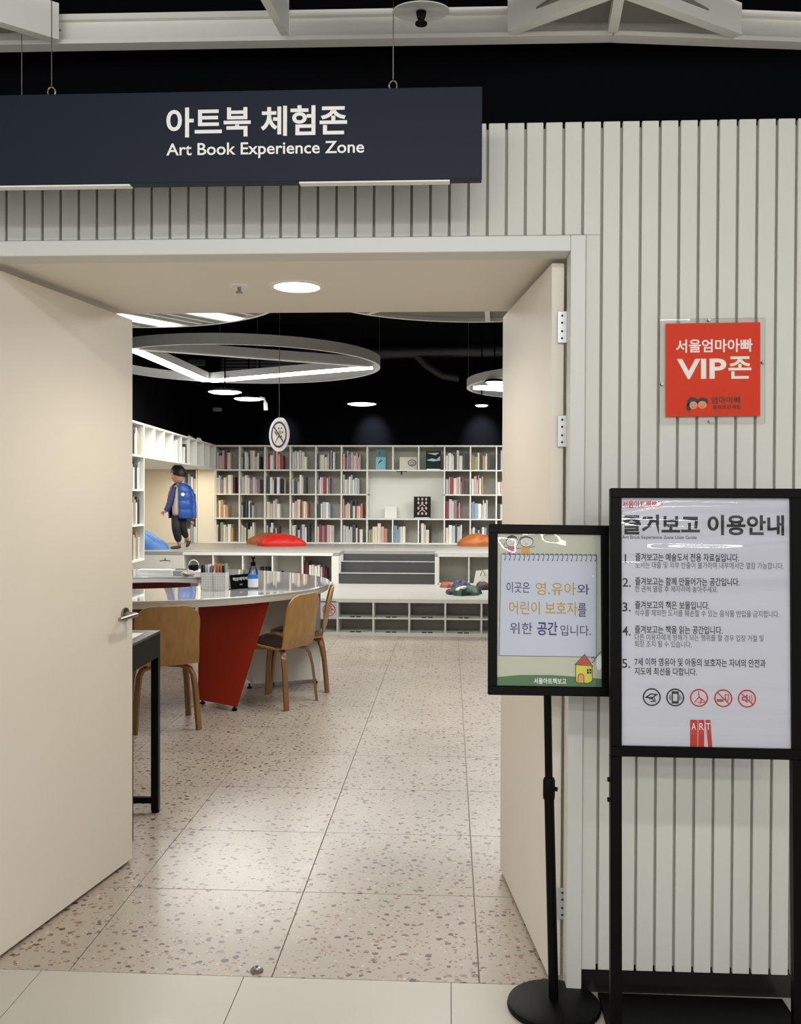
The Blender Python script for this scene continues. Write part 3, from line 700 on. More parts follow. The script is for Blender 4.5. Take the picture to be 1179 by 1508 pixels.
sm = MB().box(-0.055, -0.008, -0.001, 0.02, 0, .010).box(0.008, 0.055, -0.001, 0.02, 0, .010).mesh('label_slot')
for i in range(-4, 10):
    for z in (zs1 + .008, 0.0345): link('label_slot', sm, M_HOLE, low, (px0 + (i + .5) * pit, 0, z))
pn = obj('cubby_cover', MB().box(px0 - 2 * pit + .01, px0 - .01, -0.004, 0.004, zs1 - .012, zs2), M_PAPER, low, label='white cover panel with red round stickers')
mb = MB()
for cxx in (px0 - .085, px0 - .26):
    cz = (zs1 + zs2) / 2 - .003; mb.ring(cxx, cz, .066, .009, -0.0048)
    for k in range(7): a = k * 51; mb.line([(cxx + .045 * math.cos(R(a)), cz + .045 * math.sin(R(a))), (cxx + .02 * math.cos(R(a + 30)), cz + .03 * math.sin(R(a + 30)))], .009, -0.0048)
    mb.line([(cxx - .035, cz), (cxx + .035, cz)], .007, -0.0048); mb.line([(cxx, cz + .035), (cxx, cz - .03)], .007, -0.0048)
obj('sticker', mb, M_REDINK, pn)

up = thing('upper_platform', 'upper grey reading platform with white cubbies and three steps cut into it', 'platform', (0, YP2, 0))
sx0, sx1 = X(498.5, YP2, 830), X(640, YP2, 830)
cl0 = X(270, YP2, 835); clp = (X(489, YP2, 835) - cl0) / 5; cr0 = X(645.5, YP2, 835)
ux0, ux1 = -4.55, cr0 + 8 * clp
DEP = YB + .36 - YP2
obj('deck', MB().box(ux0, sx0, 0.0, DEP, Z2 - 0.045, Z2, .002).box(sx1, ux1, 0.0, DEP, Z2 - 0.045, Z2, .002).box(sx0 + .0005, sx1 - .0005, .505, DEP, Z2 - .045, Z2, .002), M_DECK, up)
obj('end_panel', MB().box(ux0, cl0 - .006, 0.0, 0.02, Z1, Z2 - .046), M_WHITE, up)
for (a0_, n) in ((cl0, 5), (cr0, 8)):
    obj('back_panel', MB().box(a0_, a0_ + n * clp, 0.34, 0.355, Z1, Z2 - .046), M_BACK, up)
    obj('cubby_floor', MB().box(a0_, a0_ + n * clp, 0.0, 0.339, Z1 + .0005, Z1 + .014), M_SHELF, up)
    obj('top_rail', MB().box(a0_ - .008, a0_ + n * clp + .008, -0.006, -0.0005, Z2 - .042, Z2 - .008), M_SHELF, up)
    for i in range(n + 1): obj('divider', MB().box(a0_ + i * clp - .008, a0_ + i * clp + .008, -0.003, 0.339, Z1 + .0145, Z2 - .046), M_SHELF, up)
obj('stair_side', MB().box(cl0 + 5 * clp + .0085, sx0, -0.003, .7, Z1, Z2 - .046), M_SHELF, up)
obj('stair_side', MB().box(sx1, cr0 - .0085, -0.003, .7, Z1, Z2 - .046), M_SHELF, up)
for i in range(3):
    y0 = i * .25; z1_ = Z1 + (i + 1) * (Z2 - Z1) / 3
    if i < 2:
        st = obj('step', MB().box(sx0 + .001, sx1 - .001, y0 + .004, y0 + .2535, Z1, z1_ - .001), M_STEP, up)
        obj('nosing', MB().box(sx0 + .001, sx1 - .001, y0, y0 + .03, z1_ - .0009, z1_ + .003), M_WHITE, st)
    else: obj('riser', MB().box(sx0 + .001, sx1 - .001, y0 + .0040, y0 + .02, Z1, z1_ - .046), M_STEP, up)
orn = at(243, 825, Y=YP2)
mb = MB()
for dx in (-.055, -.03, 0, .03, .055): mb.disc(orn.x + dx, orn.z - .008 + (.004 if abs(dx) < .04 else .0), .02 if abs(dx) < .04 else .014, -0.001, 10, rz=.007)
mb.disc(orn.x, orn.z + .014, .01, -0.001, 10, rz=.018)
obj('leaf_emblem', mb, mat('emblem_brown', '7a6c58', 0.6), up)

# ---------------------------------------------------------------- back bookcase
bx0_, bpt = X(315, YB, 700), (X(692.5, YB, 700) - X(315, YB, 700)) / 10
NCOL = 15
bz0, bz1 = Z2 + .002, at(500, 655.5, Y=YB).z; rh = (bz1 - bz0 - .02) / 4
bc = thing('bookcase', 'long white cube bookcase along the back wall on the upper platform', 'bookcase', (bx0_, YB, bz0))
W_ = NCOL * bpt; H_ = bz1 - bz0
obj('back_panel', MB().box(0, W_, 0.335, 0.345, 0, H_), M_BACK, bc)
for k in range(5):
    z = k * rh
    if k == 2: # the display recess has no middle shelf
        obj('shelf', MB().box(0.009, 6 * bpt - .009, 0, .3345, z, z + .018), M_SHELF, bc); obj('shelf', MB().box(9 * bpt + .009, W_ - .009, 0, .3345, z, z + .018), M_SHELF, bc)
    else: obj('shelf', MB().box(-.009, W_ + .009, -0.001, .3345, z, z + .018), M_SHELF, bc)
dv1 = MB().box(-.009, .009, 0, .334, .0185, rh - .0005).mesh('divider')
for i in range(NCOL + 1):
    for k in range(4):
        if i in (7, 8) and k in (1, 2): continue
        link('divider', dv1, M_SHELF, bc, (i * bpt, 0, k * rh))
obj('display_back', MB().box(6 * bpt + .01, 9 * bpt - .01, .30, .334, rh + .0185, 3 * rh - .0005), M_WHITE, bc)
obj('bracket', MB().box(7.3 * bpt, 7.34 * bpt, .02, .2, 3 * rh - .05, 3 * rh - .0005).box(7.15 * bpt, 7.55 * bpt, .02, .03, 3 * rh - .012, 3 * rh - .0005), M_HOLE, bc)

# ---------------------------------------------------------------- books
COLS = {'white': 'e4e2dc', 'cream': 'd8cfba', 'pale grey': 'b9bab8', 'pale pink': 'cfa7a6', 'dark grey': '45484c', 'black': '1c1c20', 'crimson': '8e3a42', 'mauve': '857886',
        'pale blue': '94a9b8', 'sage green': '8d9a7e', 'tan': 'b08d68', 'orange': 'c8794c', 'yellow': 'c4b26a', 'teal': '3e6f78', 'maroon': '5e2430'}
BM = {k: mat('cover_' + k.replace(' ', '_'), v, 0.45) for k, v in COLS.items()}
M_PAGES = mat('book_pages', 'd9d4c4', 0.8)
def book_mesh():
    """unit book 1 x 1 x 1 standing spine to -Y: cover with rounded spine + page block"""
    m = MB()
    m.v += [(x, y, z) for z in (0, 1) for x, y in ((0, 1), (0, .04), (.15, 0), (.85, 0), (1, .04), (1, 1), (.9, 1), (.9, .06), (.1, .06), (.1, 1))]
    k = 10
    for i in range(k): j = (i + 1) % k; m.f.append((i, j, k + j, k + i))
    m.f += [(9, 8, 1, 0), (8, 7, 4, 3, 2, 1), (7, 6, 5, 4)]; m.f += [tuple(k + i for i in f) for f in m.f[-3:]]
    n = len(m.f); m.box(.1, .9, .06, .97, .02, .97)
    me = m.mesh('book'); me.materials.append(None); me.materials.append(M_PAGES)
    for p in me.polygons: p.material_index = 1 if p.index >= n else 0
    return me
BOOK = book_mesh()
NB = [0]; STUFF = {}
ORD = ['first', 'second', 'third', 'fourth', 'fifth', 'sixth', 'seventh', 'eighth', 'ninth', 'tenth', 'eleventh', 'twelfth', 'thirteenth', 'fourteenth', 'fifteenth']
def place_book(origin, rotz, w_, d_, h_, col, label, group, lean_=0.0):
    o = bpy.data.objects.new('book', BOOK); C.objects.link(o)
    o.location = origin; o.rotation_euler = (0, lean_, rotz); o.scale = (w_, d_, h_)
    o.material_slots[0].link = 'OBJECT'; o.material_slots[0].material = BM[col]
    tag(o, label, 'book', group); NB[0] += 1
PALS = {'w': ['white', 'cream', 'pale grey', 'white', 'pale grey', 'dark grey', 'cream'], 'p': ['pale pink', 'cream', 'mauve', 'pale grey', 'crimson', 'white', 'pale pink'],
        'd': ['dark grey', 'pale grey', 'black', 'white', 'dark grey', 'pale grey', 'cream'], 'c': ['cream', 'pale pink', 'cream', 'tan', 'white', 'sage green', 'orange', 'dark grey', 'white'],
        'b': ['white', 'pale grey', 'pale blue', 'cream', 'dark grey', 'white', 'pale blue', 'pale grey'], 'm': ['cream', 'maroon', 'pale grey', 'sage green', 'mauve', 'white', 'tan']}
# palette and fill (share of the cell width) of each column, top row first
CELL = [['p', .5, 'm', .78, 'c', .45, 'm', .72], ['w', .78, 'p', .72, 'd', .52, 'w', .6], ['p', .7, 'd', .82, 'w', .5, 'd', .55], ['w', .55, 'w', .52, 'c', .68, 'd', .72],
        ['d', .68, 'p', .5, 'b', .56, 'p', .65], ['p', .75, 'w', .66, 'c', .8, 'w', .85], [0, 0, 0, 0, 0, 0, 'c', .72], [0, 0, 0, 0, 0, 0, 'b', .48], [0, 0, 0, 0, 0, 0, 'd', .5],
        ['b', .8, 'p', .75, 'p', .6, 'd', .75], ['c', .75, 'c', .5, 'b', .65, 'b', .6], ['d', .8, 'p', .6, 'w', .7, 'p', .6]]
rb = random.Random(11)
ROWN = ['top row', 'second row', 'third row', 'bottom row']
MAXB = 262
for ci, row in enumerate(CELL):
    for r_ in range(4):
        pal, fill = row[2 * r_], row[2 * r_ + 1]
        if not pal: continue
        x = ci * bpt + .016; end = ci * bpt + .012 + fill * (bpt - .02); z = (3 - r_) * rh + .0185
        bs = []
        while x < end - .008:
            w_ = rb.choice((.016, .022, .028, .036, .046)) if ci < 11 else .04; bs.append((x, w_)); x += w_ + .0012
        prev = None
        for i, (x, w_) in enumerate(bs):
            h_ = rb.choice((.18, .205, .22, .235, .25, .27)) + rb.uniform(-.008, .008); d_ = rb.uniform(.16, .22)
            col = rb.choice(PALS[pal])
            if col == prev: col = rb.choice(PALS[pal])
            prev = col
            pos = ORD[i] + (' book from the left' )
            lab = '%s, %s, in %s, %s column of back bookcase' % (pos, col, ROWN[r_], ORD[ci])
            place_book((bx0_ + x, YB + .05 + rb.uniform(0, .015), bz0 + z), 0, w_, d_, h_, col, lab, 'books in the back bookcase')
# the books of the columns hidden behind the right door leaf
mb = MB()
for ci in (12, 13, 14):
    for r_ in range(4):
        x = ci * bpt + .016
        for i in range(7):
            mb.box(x, x + .033, .06, .25, (3 - r_) * rh + .019, (3 - r_) * rh + rb.uniform(.21, .28)); x += .035
stuff(tag(obj('books', mb, BM['pale grey'], None, (bx0_, YB, bz0)), 'pale books in the far right end of the back bookcase behind the door leaf', 'books'))

# display books and boards of the bookcase
def cell_x(px, Y=YB + .1): return X(px, Y, 700)
def standing(name, label, cat, px0_, px1_, pyt, z, m, Y, thick=.018, tilt_=-6):
    a = at(px0_, pyt, Y=Y); b = at(px1_, pyt, Y=Y); h = a.z - z
    t_ = thing(name, label, cat, ((a.x + b.x) / 2, Y + .02, z), (R(tilt_), 0, 0))
    w2 = (b.x - a.x) / 2
    o = obj('cover', MB().box(-w2, w2, 0, thick, .002, h, .001), m, t_)
    return t_, o, w2, h
zt3 = bz0 + 3 * rh + .0185
t_, o, w2, h = standing('display_book', 'tall teal and pale blue book displayed in the top row of the bookcase', 'book', 553, 567.5, 661.5, zt3, mat('cover_skyblue', '6fb8c8', 0.4), YB + .1)
obj('cover_band', MB().box(-w2, w2, -.0006, 0, h * .62, h - .001), BM['teal'], o); obj('drawing', MB().line([(-w2 * .5, h * .3), (0, h * .5), (w2 * .3, h * .45), (-w2 * .2, h * .38)], .01, -.001).disc(-.02, h * .82, .012, -.001, 10), M_INK, o)
t_, o, w2, h = standing('display_book', 'wide cream book with a grey swirl displayed in the top row', 'book', 588, 614, 673, zt3, mat('cover_ivory', 'cfc9b8', 0.4), YB + .1)
obj('swirl', MB().ring(w2 * .42, h * .55, .062, .016, -.001, rz=.05).ring(w2 * .42, h * .52, .03, .012, -.001), M_INK2, o)
t_, o, w2, h = standing('display_book', 'dark book with a pale teal landscape displayed in the top row', 'book', 627, 649, 664, zt3, mat('cover_slate', '141c20', 0.5, spec=.2), YB + .1)
obj('landscape', MB().poly([(-w2 * .95, -.001, h * .52), (-w2 * .2, -.001, h * .62), (w2 * .4, -.001, h * .56), (w2 * .9, -.001, h * .75), (w2 * .9, -.001, h * .5), (0, -.001, h * .46)]).poly([(-w2 * .9, -.001, h * .9), (w2 * .3, -.001, h * .78), (w2 * .8, -.001, h * .92)]), mat('cover_mist', '9dbcb8', 0.4), o)
obj('stand', MB().box(-w2 * .9, w2 * .9, -.03, .0, .0, .012), M_CHALK, t_)
zd = bz0 + rh + .0185
bxp = at(575, 746, Y=YB + .16)
wb = thing('white_box_frame', 'small white box standing in the display recess of the bookcase', 'box', (bxp.x, YB + .16, zd))
wbw = X(583.5, YB + .16) - X(566, YB + .16); wbh = bxp.z - zd
obj('box_body', MB().box(-wbw / 2, wbw / 2, .006, .09, 0, wbh, .002), M_CHALK, wb); obj('lid', MB().box(-wbw / 2, wbw / 2, 0, .0055, 0.0, wbh, .002), M_SHELF, wb)
t_, o, w2, h = standing('ornamental_board', 'black board with pale figures standing in the display recess of the bookcase', 'ornament', 609, 634, 731, zd + .01, mat('board_black', '0d0a08', 0.5, spec=.2), YB + .08, .025)
mb = MB()
for dx in (-.055, 0, .055):
    for dz in (.2, .45, .7, .88):
        mb.disc(dx, h * dz, .015, -.001, 8, rz=.02)
for dz in (.3, .55): mb.line([(-.04, h * dz), (0, h * (dz + .08)), (.04, h * dz)], .012, -.001)
obj('figures', mb, mat('figure_bone', 'b8ab92', 0.5), o); obj('stand', MB().box(-.1, .1, -.03, .03, -.008, .0015), M_CHALK, t_)

# ---------------------------------------------------------------- left wall bookcase with the reading niche
HB = bz1 - .002
lc = thing('wall_bookcase', 'white bookcase along the left wall with open boxes over a reading niche', 'bookcase', (WL.x, WL.y, Z2 + .001), (0, 0, LROT))
zz = -(Z2 + .001); zU = at(315, 690.5, Y=YB).z + zz; zH = HB + zz
# local x runs towards the camera, local -y into the wall
divs = [0.02, .47, .85, 1.29, 1.72, 2.15, 2.585, 3.0, 3.42, 3.84]
S1 = 4.79
obj('top_board', MB().box(-.3, S1, -.36, 0, zH - .018, zH), M_SHELF, lc)
obj('box_floor', MB().box(-.34, 3.832, -1.19, 0, zU - .009, zU + .009), M_SHELF, lc)
obj('box_back', MB().box(.0, 3.832, -.361, -.35, zU + .0095, zH - .0185), M_BACK, lc)
for d in divs: obj('divider', MB().box(d - .009, d + .009, -.349, -.0005, zU + .0095, zH - .0185), M_SHELF, lc)
NICHE = mat('niche_cream', 'e2dccb', 0.7)
obj('niche_back', MB().box(-.34, 3.832, -1.19, -1.18, 0.0, zU - .0095), NICHE, lc)
obj('niche_end', MB().box(-.06, -.045, -1.179, -.475, 0, zU - .0095), NICHE, lc)
obj('niche_end', MB().box(3.81, 3.832, -1.179, -.37, 0, zU - .0095), NICHE, lc)
obj('column_back', MB().box(-.33, -.31, -.474, -.27, 0, zU - .0095), M_BACK, lc)
obj('niche_panel', MB().box(-.035, -.02, -.27, 0.0, 0, zU - .0095), NICHE, lc)
# slim open column with books at the far end of the niche
for y_ in (-.285, -.475): obj('divider', MB().box(-.30, -.02, y_ - .008, y_ + .008, 0, zU - .0095), M_SHELF, lc)
for k in (1, 2): obj('shelf', MB().box(-.30, -.021, -.4665, -.2935, k * zU / 3, k * zU / 3 + .014), M_SHELF, lc)
# full-height unit nearer the camera
for s_ in (3.85, 4.32, 4.78): obj('divider', MB().box(s_ - .009, s_ + .009, -.35, 0, -.37 if 0 else 0, zH - .0185), M_SHELF, lc)
for k in range(4): obj('shelf', MB().box(3.8595, 4.77, -.349, 0, k * zU / 3 if k < 3 else zU - .009, (k * zU / 3 if k < 3 else zU - .009) + .018), M_SHELF, lc)
obj('back_panel', MB().box(3.8595, 4.77, -.36, -.35, 0, zH - .0185), M_BACK, lc)
Lm = Matrix.Translation(lc.location) @ Matrix.Rotation(LROT, 4, 'Z')
def lbook(s, ydep, z, w_, d_, h_, col, lab, grp):
    # spine faces the room: local frame rotated half a turn
    p = Lm @ Vector((s + w_, -ydep, z)); place_book(p, LROT + math.pi, w_, d_, h_, col, lab, grp)
for i, (s, w_, h_, c_) in enumerate([(2.18, .05, .25, 'pale grey'), (2.235, .06, .26, 'white'), (2.30, .06, .24, 'white'), (1.75, .05, .24, 'dark grey'), (1.83, .06, .2, 'white')]):
    lbook(s, .03, zU + .01, w_, .2, h_, c_, '%s %s book in the open boxes over the niche, counted from the nearest' % (ORD[i], c_), 'books in the left wall boxes')
k = 0
for lev in range(3):
    for i in range(4):
        c_ = ['pale grey', 'white', 'pale blue', 'cream', 'dark grey'][(i + lev * 2) % 5]
        p = Lm @ Vector((-.06, -.295 - i * .042, lev * zU / 3 + (.0145 if lev else .001)))
        place_book(p, LROT + math.pi / 2, .038, .19, .2 + .03 * ((i * 7 + lev) % 3), c_, '%s %s book in the %s part of the slim column behind the child' % (ORD[i], c_, ['lowest', 'middle', 'upper'][lev]), 'books in the slim column of the niche')
for lev in range(4):
    s = 3.875
    for i in range(7):
        c_ = ['white', 'black', 'pale grey', 'sage green', 'dark grey', 'cream', 'tan'][(i * 3 + lev) % 7]
        lbook(s, .04, (lev * zU / 3 if lev < 3 else zU - .009) + .0185, .04, .2, .22 + .03 * ((i + lev) % 3), c_,
              '%s %s book in the %s shelf of the full-height unit beside the left door' % (ORD[i], c_, ['lowest', 'second', 'third', 'topmost'][lev]), 'books in the full-height left unit'); s += .047
t1 = Lm @ Vector((.75, -.18, zH + .001))
toys = thing('paper_model', 'small white paper model on top of the left wall bookcase near the corner', 'ornament', t1, (0, 0, .4))
obj('roof', MB().prism([(-.09, -.03, 0), (.09, -.03, 0), (.09, .03, 0), (-.09, .03, 0)], [(-.05, -.01, .09), (-.01, -.01, .07), (-.01, .01, .07), (-.05, .01, .09)]), M_CHALK, toys)
obj('wing', MB().prism([(.02, -.02, 0), (.14, -.02, 0), (.14, .02, 0), (.02, .02, 0)], [(.07, -.01, .06), (.11, -.01, .05), (.11, .01, .05), (.07, .01, .06)]), M_CHALK, toys)

# ---------------------------------------------------------------- items in the upper platform's cubbies
zc = Z1 + .0145
def cub(ci, frac): return cl0 + (ci + frac) * clp
specs = [(4, .06, .045, .245, 'maroon'), (4, .20, .03, .2, 'white'), (4, .29, .03, .205, 'cream'), (4, .38, .034, .19, 'white'), (4, .485, .03, .2, 'white'), (4, .58, .026, .175, 'pale pink'), (4, .66, .026, .18, 'dark grey'), (4, .745, .02, .165, 'maroon'),
         (2, .52, .02, .17, 'dark grey'), (2, .6, .02, .165, 'black'), (2, .68, .022, .17, 'dark grey'), (2, .78, .02, .165, 'black'), (1, .3, .02, .18, 'tan'), (1, .38, .02, .18, 'cream')]
for i, (ci, f_, w_, h_, c_) in enumerate(specs):
    place_book((cub(ci, f_), YP2 + .06, zc), 0, w_, .2, h_, c_, '%s %s book among those in the upper platform cubbies, counted from the steps' % (ORD[i], c_), 'books in the upper platform cubbies')
bp_ = at(416, 842.5, Y=YP2 + .1)
dg_ = thing('black_sphere_toy', 'small black knob-like toy in the empty cubby of the upper platform', 'toy', (bp_.x, YP2 + .1, zc))
obj('toy_body', MB().lathe([(0, 0), (.03, 0), (.02, .05), (.03, .10), (.012, .125), (0, .13)], 16), M_BLACK, dg_, smooth=True)

# ---------------------------------------------------------------- bean bags
def beanbag(name, label, loc, rx, ry, h, m, seed, rot=0, slump=0.0):
    rg = random.Random(seed); ph = [rg.uniform(0, 6.28) for _ in range(6)]
    t_ = thing(name, label, 'bean bag', loc, (0, 0, rot), 'bean bags on the upper platform')
    def fn(u, v):
        a = u * 2 * math.pi; rho = 1 - v
        wr = 1 + .07 * math.sin(3 * a + ph[0]) + .03 * math.sin(7 * a + ph[1]) * rho
        z = (1 - rho ** 3.2) ** .55 * (.80 + .20 * (1 - rho))
        z *= 1 + .13 * math.sin(2 * a + ph[3]) * rho + .06 * math.sin(6 * a + 7 * rho + ph[4]) * rho + .05 * math.sin(9 * a + ph[5] + 13 * rho) * rho - .09 * max(0, math.sin(4 * a + ph[2] + 8 * rho)) ** 6 - .11 * (1 - abs(math.sin(2.5 * math.cos(a + ph[0]) + 6 * rho * math.sin(a) + ph[1]))) ** 5 * min(1, rho * 2)
        bulge = 1 + .10 * math.sin(min(z, 1) * math.pi) * rho
        sk = slump * z
        return (rx * rho * wr * bulge * math.cos(a) + sk * rx, ry * rho * wr * bulge * math.sin(a), h * z)
    obj('cushion', MB().grid(fn, 72, 30, True), m, t_, smooth=True)
    def seam(a):
        pts = []
        for i in range(2, 22): x, y, z = fn(a, i / 23); pts.append((x * 1.005, y * 1.005, z + .002))
        return pts
    obj('seam', MB().tube(seam(.62), .0035, 6), m, t_); obj('seam', MB().tube(seam(.88), .0035, 6), m, t_)
    return t_
M_BRED = mat('bean_red', 'c81c0c', 0.55, bump=.25, bscale=14); M_BOR = mat('bean_orange', 'ac5f22', 0.5, bump=.25, bscale=14); M_BBR = mat('bean_rust', '96502a', 0.55, bump=.25, bscale=14); M_BBL = mat('bean_blue', '4a78b8', 0.5, bump=.25, bscale=12)
q = at(409, 805, Z=Z2); beanbag('bean_bag', 'bright red slumped bean bag on the upper platform', (q.x, q.y + .22, Z2), .325, .24, .17, M_BRED, 3, slump=-.05)
q = at(377, 804, Z=Z2); beanbag('bean_bag', 'rust brown bean bag half hidden behind the red one', (q.x + .02, q.y + .50, Z2), .24, .17, .165, M_BBR, 5, slump=.2)
q = at(698, 805, Z=Z2); beanbag('bean_bag', 'orange bean bag beside the right door leaf', (q.x + .03, q.y + .24, Z2), .27, .21, .175, M_BOR, 8, slump=.1)
q = at(212, 809, Z=Z2); beanbag('bean_bag', 'light blue bean bag lying in the niche at the left', (q.x - .03, q.y + .06, Z2), .32, .20, .27, M_BBL, 9, slump=-.42)

# ---------------------------------------------------------------- ring table
TC = Vector((-2.27, 7.03, 0)); TZ = .76
tb = thing('ring_table', 'round ring-shaped white gloss table on red and white wedge legs', 'table', TC)
ro, ri = 1.375, .555
obj('table_top', MB().lathe([(ri, TZ - .012), (ri + .002, TZ), (ro - .002, TZ), (ro, TZ - .003), (ro - .003, TZ - .012), (ro - .008, TZ - .014), (ro - .008, TZ - .018), (ri + .006, TZ - .018)], 144, True), M_TABLE, tb, smooth=True)
obj('apron', MB().lathe([(ri + .004, TZ - .0185), (ro - .006, TZ - .0185), (ro - .016, TZ - .052), (ri + .004, TZ - .052)], 144, True), M_WHITE, tb, smooth=True)
def v3(px, py, Z): p = at(px, py, Z=Z); return p - TC
zb_, zt_ = .035, TZ - .053
def pedestal(fbl, fbr, ftl, ftr, bk_b, bk_t, m, name='leg', edge=None):
    o_ = obj(name, MB().prism([(*fbl, zb_), (*fbr, zb_), (*bk_b[1], zb_), (*bk_b[0], zb_)], [(*ftl, zt_), (*ftr, zt_), (*bk_t[1], zt_), (*bk_t[0], zt_)]), m, tb)
    for (x, y) in (fbl, fbr): 
        c_ = Vector((x, y)) * .97
        obj('foot', MB().lathe([(0, 0), (.018, 0), (.018, .012), (.008, .014), (.008, zb_ + .001), (0, zb_ + .001)], 12, c=(c_.x, c_.y, 0)), M_BLKMETAL, o_)
    return o_
BL_ = Vector((-1.685, 6.30)) - TC.xy; BR_ = Vector((-1.372, 6.10)) - TC.xy; TR_ = Vector((-1.195, 6.285)) - TC.xy
# top-left corner kept in the plane of the other three
p1_, p2_, p3_ = Vector((*BL_, zb_)), Vector((*BR_, zb_)), Vector((*TR_, zt_)); nn = (p2_ - p1_).cross(p3_ - p1_)
txl = -1.775 - TC.x; tyl = p1_.y - (nn.x * (txl - p1_.x) + nn.z * (zt_ - p1_.z)) / nn.y
lg = obj('leg', MB().prism([p1_, p2_, (BR_.x - .20, BR_.y + .33, zb_)], [(txl, tyl, zt_), p3_, (TR_.x - .32, TR_.y + .42, zt_)]), M_RED, tb)
for c_ in (p1_ + Vector((.02, .04, 0)), p2_ + Vector((-.03, .05, 0))):
    obj('foot', MB().lathe([(0, 0), (.018, 0), (.018, .012), (.008, .014), (.008, zb_ + .001), (0, zb_ + .001)], 12, c=(c_.x, c_.y, 0)), M_BLKMETAL, lg)
WBR = v3(471.5, 999, zb_); WBL = v3(372, 1007, zb_)
pedestal((WBL.x, WBL.y), (WBR.x, WBR.y), (WBL.x - .12, WBL.y - .06), (WBR.x, WBR.y), ((WBL.x - .1, WBL.y + .2), (WBR.x - .05, WBR.y + .2)), ((WBL.x - .2, WBL.y + .2), (WBR.x - .05, WBR.y + .25)), M_WHITE, 'leg')
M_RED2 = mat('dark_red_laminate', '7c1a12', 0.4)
pedestal((-.62, .95), (.02, 1.05), (-.75, .80), (.10, .85), ((-.60, 1.15), (0, 1.2)), ((-.72, 1.12), (.08, 1.2)), M_RED2, 'leg')
pedestal((-1.2, .35), (-.80, .85), (-1.25, .30), (-.85, .85), ((-1.28, .40), (-.90, .95)), ((-1.3, .36), (-.92, .95)), M_RED2, 'leg')
pedestal((-.9, -.95), (-.6, -1.05), (-1.0, -.85), (-.6, -1.08), ((-.85, -.75), (-.55, -.8)), ((-.95, -.7), (-.5, -.8)), M_WHITE, 'leg')

# ---------------------------------------------------------------- chairs
def make_chair():
    t_ = thing('dining_chair', '', 'chair')
    # local: +y forward; shell profile from seat front to back top
    def prof(v):
        P_ = [(.215, .448), (.16, .450), (.0, .425), (-.12, .410), (-.178, .418), (-.205, .49), (-.222, .58), (-.245, .70), (-.262, .79)]
        f_ = v * (len(P_) - 1); i = min(int(f_), len(P_) - 2); q_ = f_ - i
        a_, b_ = P_[i], P_[i + 1]; return a_[0] + (b_[0] - a_[0]) * q_, a_[1] + (b_[1] - a_[1]) * q_
    def width(v):
        if v < .12: return .175 + .02 * math.sqrt(max(v, 0) / .12)
        if v < .8: return .195 + .006 * math.sin((v - .12) * 4)
        k_ = (v - .8) / .2; return .20 * (1 - .17 * k_ ** 4)
    def fn(off):
        def g(u, v):
            y, z = prof(v); w_ = width(v); s = (u * 2 - 1)
            back = min(max((v - .5) / .2, 0), 1)
            x = s * w_
            ztop = -.030 * abs(s) ** 6 * max(0, (v - .86) / .14)
            return (x, y + back * .028 * s * s - off * back, z + (1 - back) * .010 * s * s - off * (1 - back) + ztop)
        return g
    m = MB(); nu, nv = 15, 41; g0, g1 = fn(0), fn(.011); n = 0
    for g in (g0, g1):
        for i in range(nu):
            for j in range(nv): m.v.append(g(i / (nu - 1), j / (nv - 1)))
    N_ = nu * nv; I = lambda s, i, j: s * N_ + i * nv + j
    for i in range(nu - 1):
        for j in range(nv - 1):
            m.f.append((I(0, i, j), I(0, i + 1, j), I(0, i + 1, j + 1), I(0, i, j + 1))); m.f.append((I(1, i, j), I(1, i, j + 1), I(1, i + 1, j + 1), I(1, i + 1, j)))
    for i in range(nu - 1):
        for j in (0, nv - 1): m.f.append((I(0, i, j), I(0, i + 1, j), I(1, i + 1, j), I(1, i, j)))
    for j in range(nv - 1):
        for i in (0, nu - 1): m.f.append((I(0, i, j), I(0, i, j + 1), I(1, i, j + 1), I(1, i, j)))
    obj('shell', m, M_WOOD, t_, smooth=True)
    def pg(o_):
        def g(u, v):
            a_ = u * 2 * math.pi; r_ = v
            y = .02 + .175 * r_ * math.sin(a_); x = .165 * r_ * math.cos(a_)
            e = (abs(math.cos(a_)) ** 4 + abs(math.sin(a_)) ** 4) ** -.25
            x *= min(e, 1.14); y = .02 + (y - .02) * min(e, 1.14)
            vv = (.215 - y) / .39 * .5
            return (x, y, prof(max(0, min(vv, .45)))[1] + .002 + .016 * (1 - r_ ** 6) + .008 * (x / .165) ** 2)
        return g
    obj('seat_pad', MB().grid(pg(0), 28, 7, True), M_PAD, t_, smooth=True)
    for sx in (-1, 1):
        for sy in (-1, 1):
            zt0 = .396
            pts = [(sx * .03, sy * .05, zt0 - .002), (sx * .10, sy * .115, zt0), (sx * .145, sy * .155, zt0 - .012), (sx * .165, sy * .172, zt0 - .05), (sx * .178, sy * .19, .25), (sx * .195, sy * .215, 0.0)]
            P2 = []
            for a_, b_ in zip(pts, pts[1:]):
                for q_ in (0, .5): P2.append(Vector(a_).lerp(Vector(b_), q_))
            P2.append(Vector(pts[-1]))
            obj('leg', MB().tube(P2, 0, flat=(.034, .020)), M_WOODD, t_, smooth=False)
    obj('under_plate', MB().box(-.05, .05, -.07, .07, .3965, .414), M_BLKMETAL, t_)
    return t_
ch = make_chair()
def chair(o_, x, y, ang_, lab, first=False):
    c_ = o_ if first else copy_tree(o_); c_.location = (x, y, 0); c_.rotation_euler = (0, 0, R(ang_)); c_['label'] = lab; c_['group'] = 'chairs around the ring table'
    return c_
c1 = at(243, 1065, Z=0)
ch.scale = (.955, .955, .955)
chair(ch, -1.75, 5.73, 24, 'oak plywood chair seen from behind, in front of the table at the left door edge', True)
chair(ch, -1.172, 6.41, 66, 'oak plywood chair at the right of the red table leg, its back to the right')
chair(ch, -1.10, 6.92, 98, 'oak plywood chair farther back at the table, mostly hidden, dark seat edge showing')

